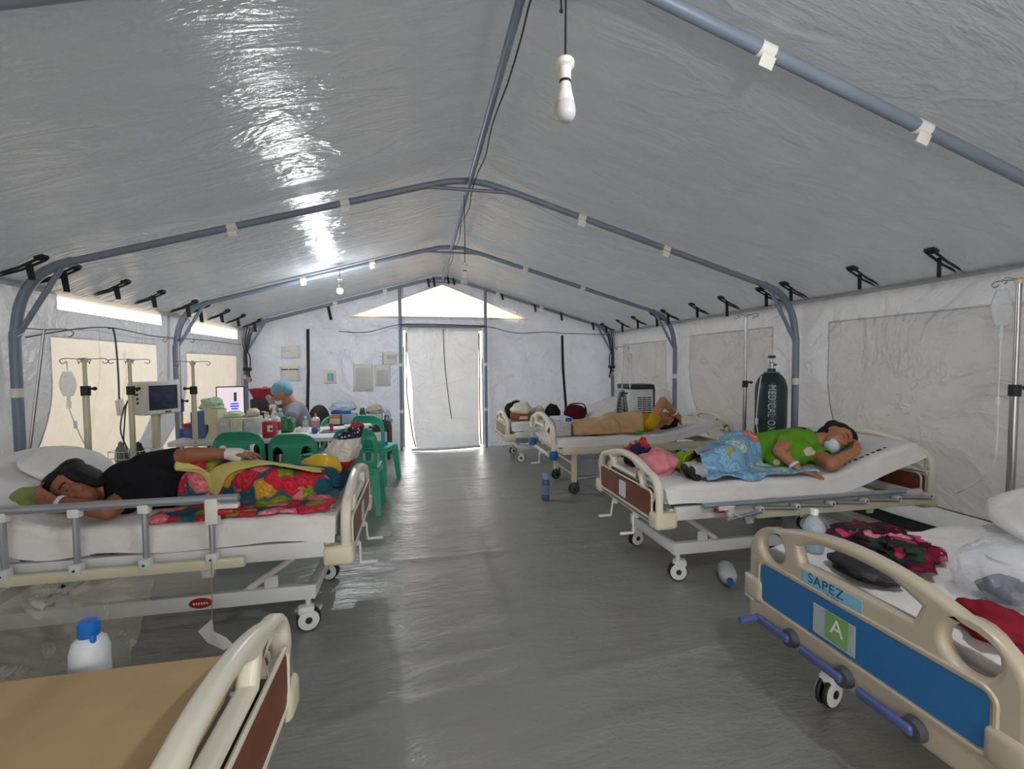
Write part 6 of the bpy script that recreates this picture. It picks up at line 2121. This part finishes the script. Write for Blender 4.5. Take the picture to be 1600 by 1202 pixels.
# L1: bags at the foot, hanging tag, pillow, plastic
obj_at(lump((0, 0, 0), (.11, .075, .085), 121, .2, fold=3), 'plastic_bag', M('yellow_plastic_bag', (222, 184, 40), .3, bump=.4, bscale=14), (-1.01, 3.015, .712), 'yellow plastic bag at the foot of the railed bed', 'bag')
r = thing('shopping_bag', 'red, white and navy dotted plastic bag propped on the footboard', 'bag', (-.965, 3.175, .705), .15)
def bag_mat():
    t = NT('printed_bag_film')
    v = t.coords()
    se = t.n('ShaderNodeSeparateXYZ'); t.l(v, se.inputs[0])
    n = t.noise(v, 8, 3); ad = t.n('ShaderNodeMath', operation='MULTIPLY_ADD'); t.l(n.outputs['Fac'], ad.inputs[0]); ad.inputs[1].default_value = .06; t.l(se.outputs['Z'], ad.inputs[2])
    c = t.ramp(ad.outputs[0], [(0, lin((186, 34, 44))), (.10, lin((214, 204, 198))), (.235, lin((26, 28, 52))), (.32, lin((186, 34, 44)))], 'CONSTANT')
    vo = t.n('ShaderNodeTexVoronoi'); vo.inputs['Scale'].default_value = 42; t.l(v, vo.inputs['Vector'])
    dt = t.ramp(vo.outputs['Distance'], [(.2, (1, 1, 1, 1)), (.26, (0, 0, 0, 1))])
    zz = t.ramp(ad.outputs[0], [(.0, (0, 0, 0, 1)), (.235, (1, 1, 1, 1)), (.32, (0, 0, 0, 1))], 'CONSTANT')
    mu = t.n('ShaderNodeMath', operation='MULTIPLY'); t.l(dt, mu.inputs[0]); t.l(zz, mu.inputs[1])
    m2 = t.n('ShaderNodeMix', data_type='RGBA'); t.l(mu.outputs[0], m2.inputs[0]); t.l(c, m2.inputs[6]); m2.inputs[7].default_value = lin((226, 226, 230))
    p = t.principled(m2.outputs[2], .28, 0, .5)
    n3 = t.noise(v, 16, 4, .6, 1); t.l(t.bump(n3.outputs['Fac'], .6, .03), p.inputs['Normal'])
    return t.done(p.outputs[0])
mm = lump((0, 0, 0), (.10, .08, .18), 123, .3, fold=4); 
mm.v = [(x + .45 * z, y, z) for x, y, z in mm.v]
mm.build('bag_body', bag_mat(), r)
r = thing('paper_tag', 'folded white paper tag hanging on a string from the raised side rail', 'tag', (-1.345, 2.265, .245))
m = MB(); m.tube([(0, 0, 0), (.005, 0, .25), (.0, .01, .28)], .0018, 5); m.build('string', M('tan_string', (170, 140, 90), .7), r)
m = MB(); m.add([(0, 0, 0), (-.065, .01, -.055), (-.03, .02, -.12), (.05, -.02, -.14), (.10, -.03, -.12), (.06, -.015, -.085), (.005, 0, -.06)], [(0, 1, 2, 6), (6, 2, 3, 5), (5, 3, 4)]); m.build('paper', m_paper, r, smooth=False, solid=.0015)
obj_at(lump((0, 0, 0), (.19, .22, .075), 125, .12, fold=2.5), 'pillow', m_sheet, (-2.38, 3.02, top_L1(-2.38, 3.02) - .002), 'white pillow on the raised head end of the railed bed', 'pillow').rotation_euler = (0, .38, 0)
obj_at(lump((0, 0, 0), (.16, .14, .022), 127, .15), 'pillow', cloth_mat('lime_green_pillow', (136, 160, 56), (150, 150, 110)), (-2.20, 2.66, top_L1(-2.20, 2.66) - .001), 'green pillow beneath the head of the person in black', 'pillow').rotation_euler = (0, .34, 0)
# clear sheet below the railed bed
m = MB()
m.grid(lambda u, v: (-2.70 + 1.10 * u - .12 * (1 - v) * u, 2.33 + .05 * nz(u * 5, v * 3, 1, 1.5) + .02 * nz(u * 16 + v * 8, v * 4, 3, 1.5), .03 + (.42 - .02 * u) * v), 60, 24)
tag(m.build('plastic_sheet', clear_plastic('clear_sheet', (206, 200, 186), clear=.62, wrinkle=1.0, wscale=6, rough=.2), auto=None), 'clear plastic sheet hanging below the raised side rail', 'plastic sheet')
# cardboard on the near bed, bottle behind it
m_cb = M('cardboard', (184, 154, 110), .85, var=.07, scale=5, bump=.1, bscale=40)
m = MB(); m.box((0, 0, 0), (1.9, .80, .008), .001)
obj_at(m, 'cardboard_sheet', m_cb, (-1.80, .90, .6325), 'brown cardboard sheet covering the near bed', 'cardboard', smooth=False)
r = bottle('milky plastic bottle with bright blue cap behind the cardboard sheet', (-1.27, 1.378, .5355), [(0, 0), (.04, 0), (.043, .01), (.043, .115), (.036, .14), (.018, .155)], M('milky_bottle', (206, 212, 214), .35), [(.023, .153), (.024, .19), (.019, .195), (0, .196)], M('bright_blue_cap', (20, 104, 190), .35))
m = MB(); m.box((.02, -.018, .147), (.012, .012, .035), .004); m.build('cap_tab', MATS['bright_blue_cap'], r)
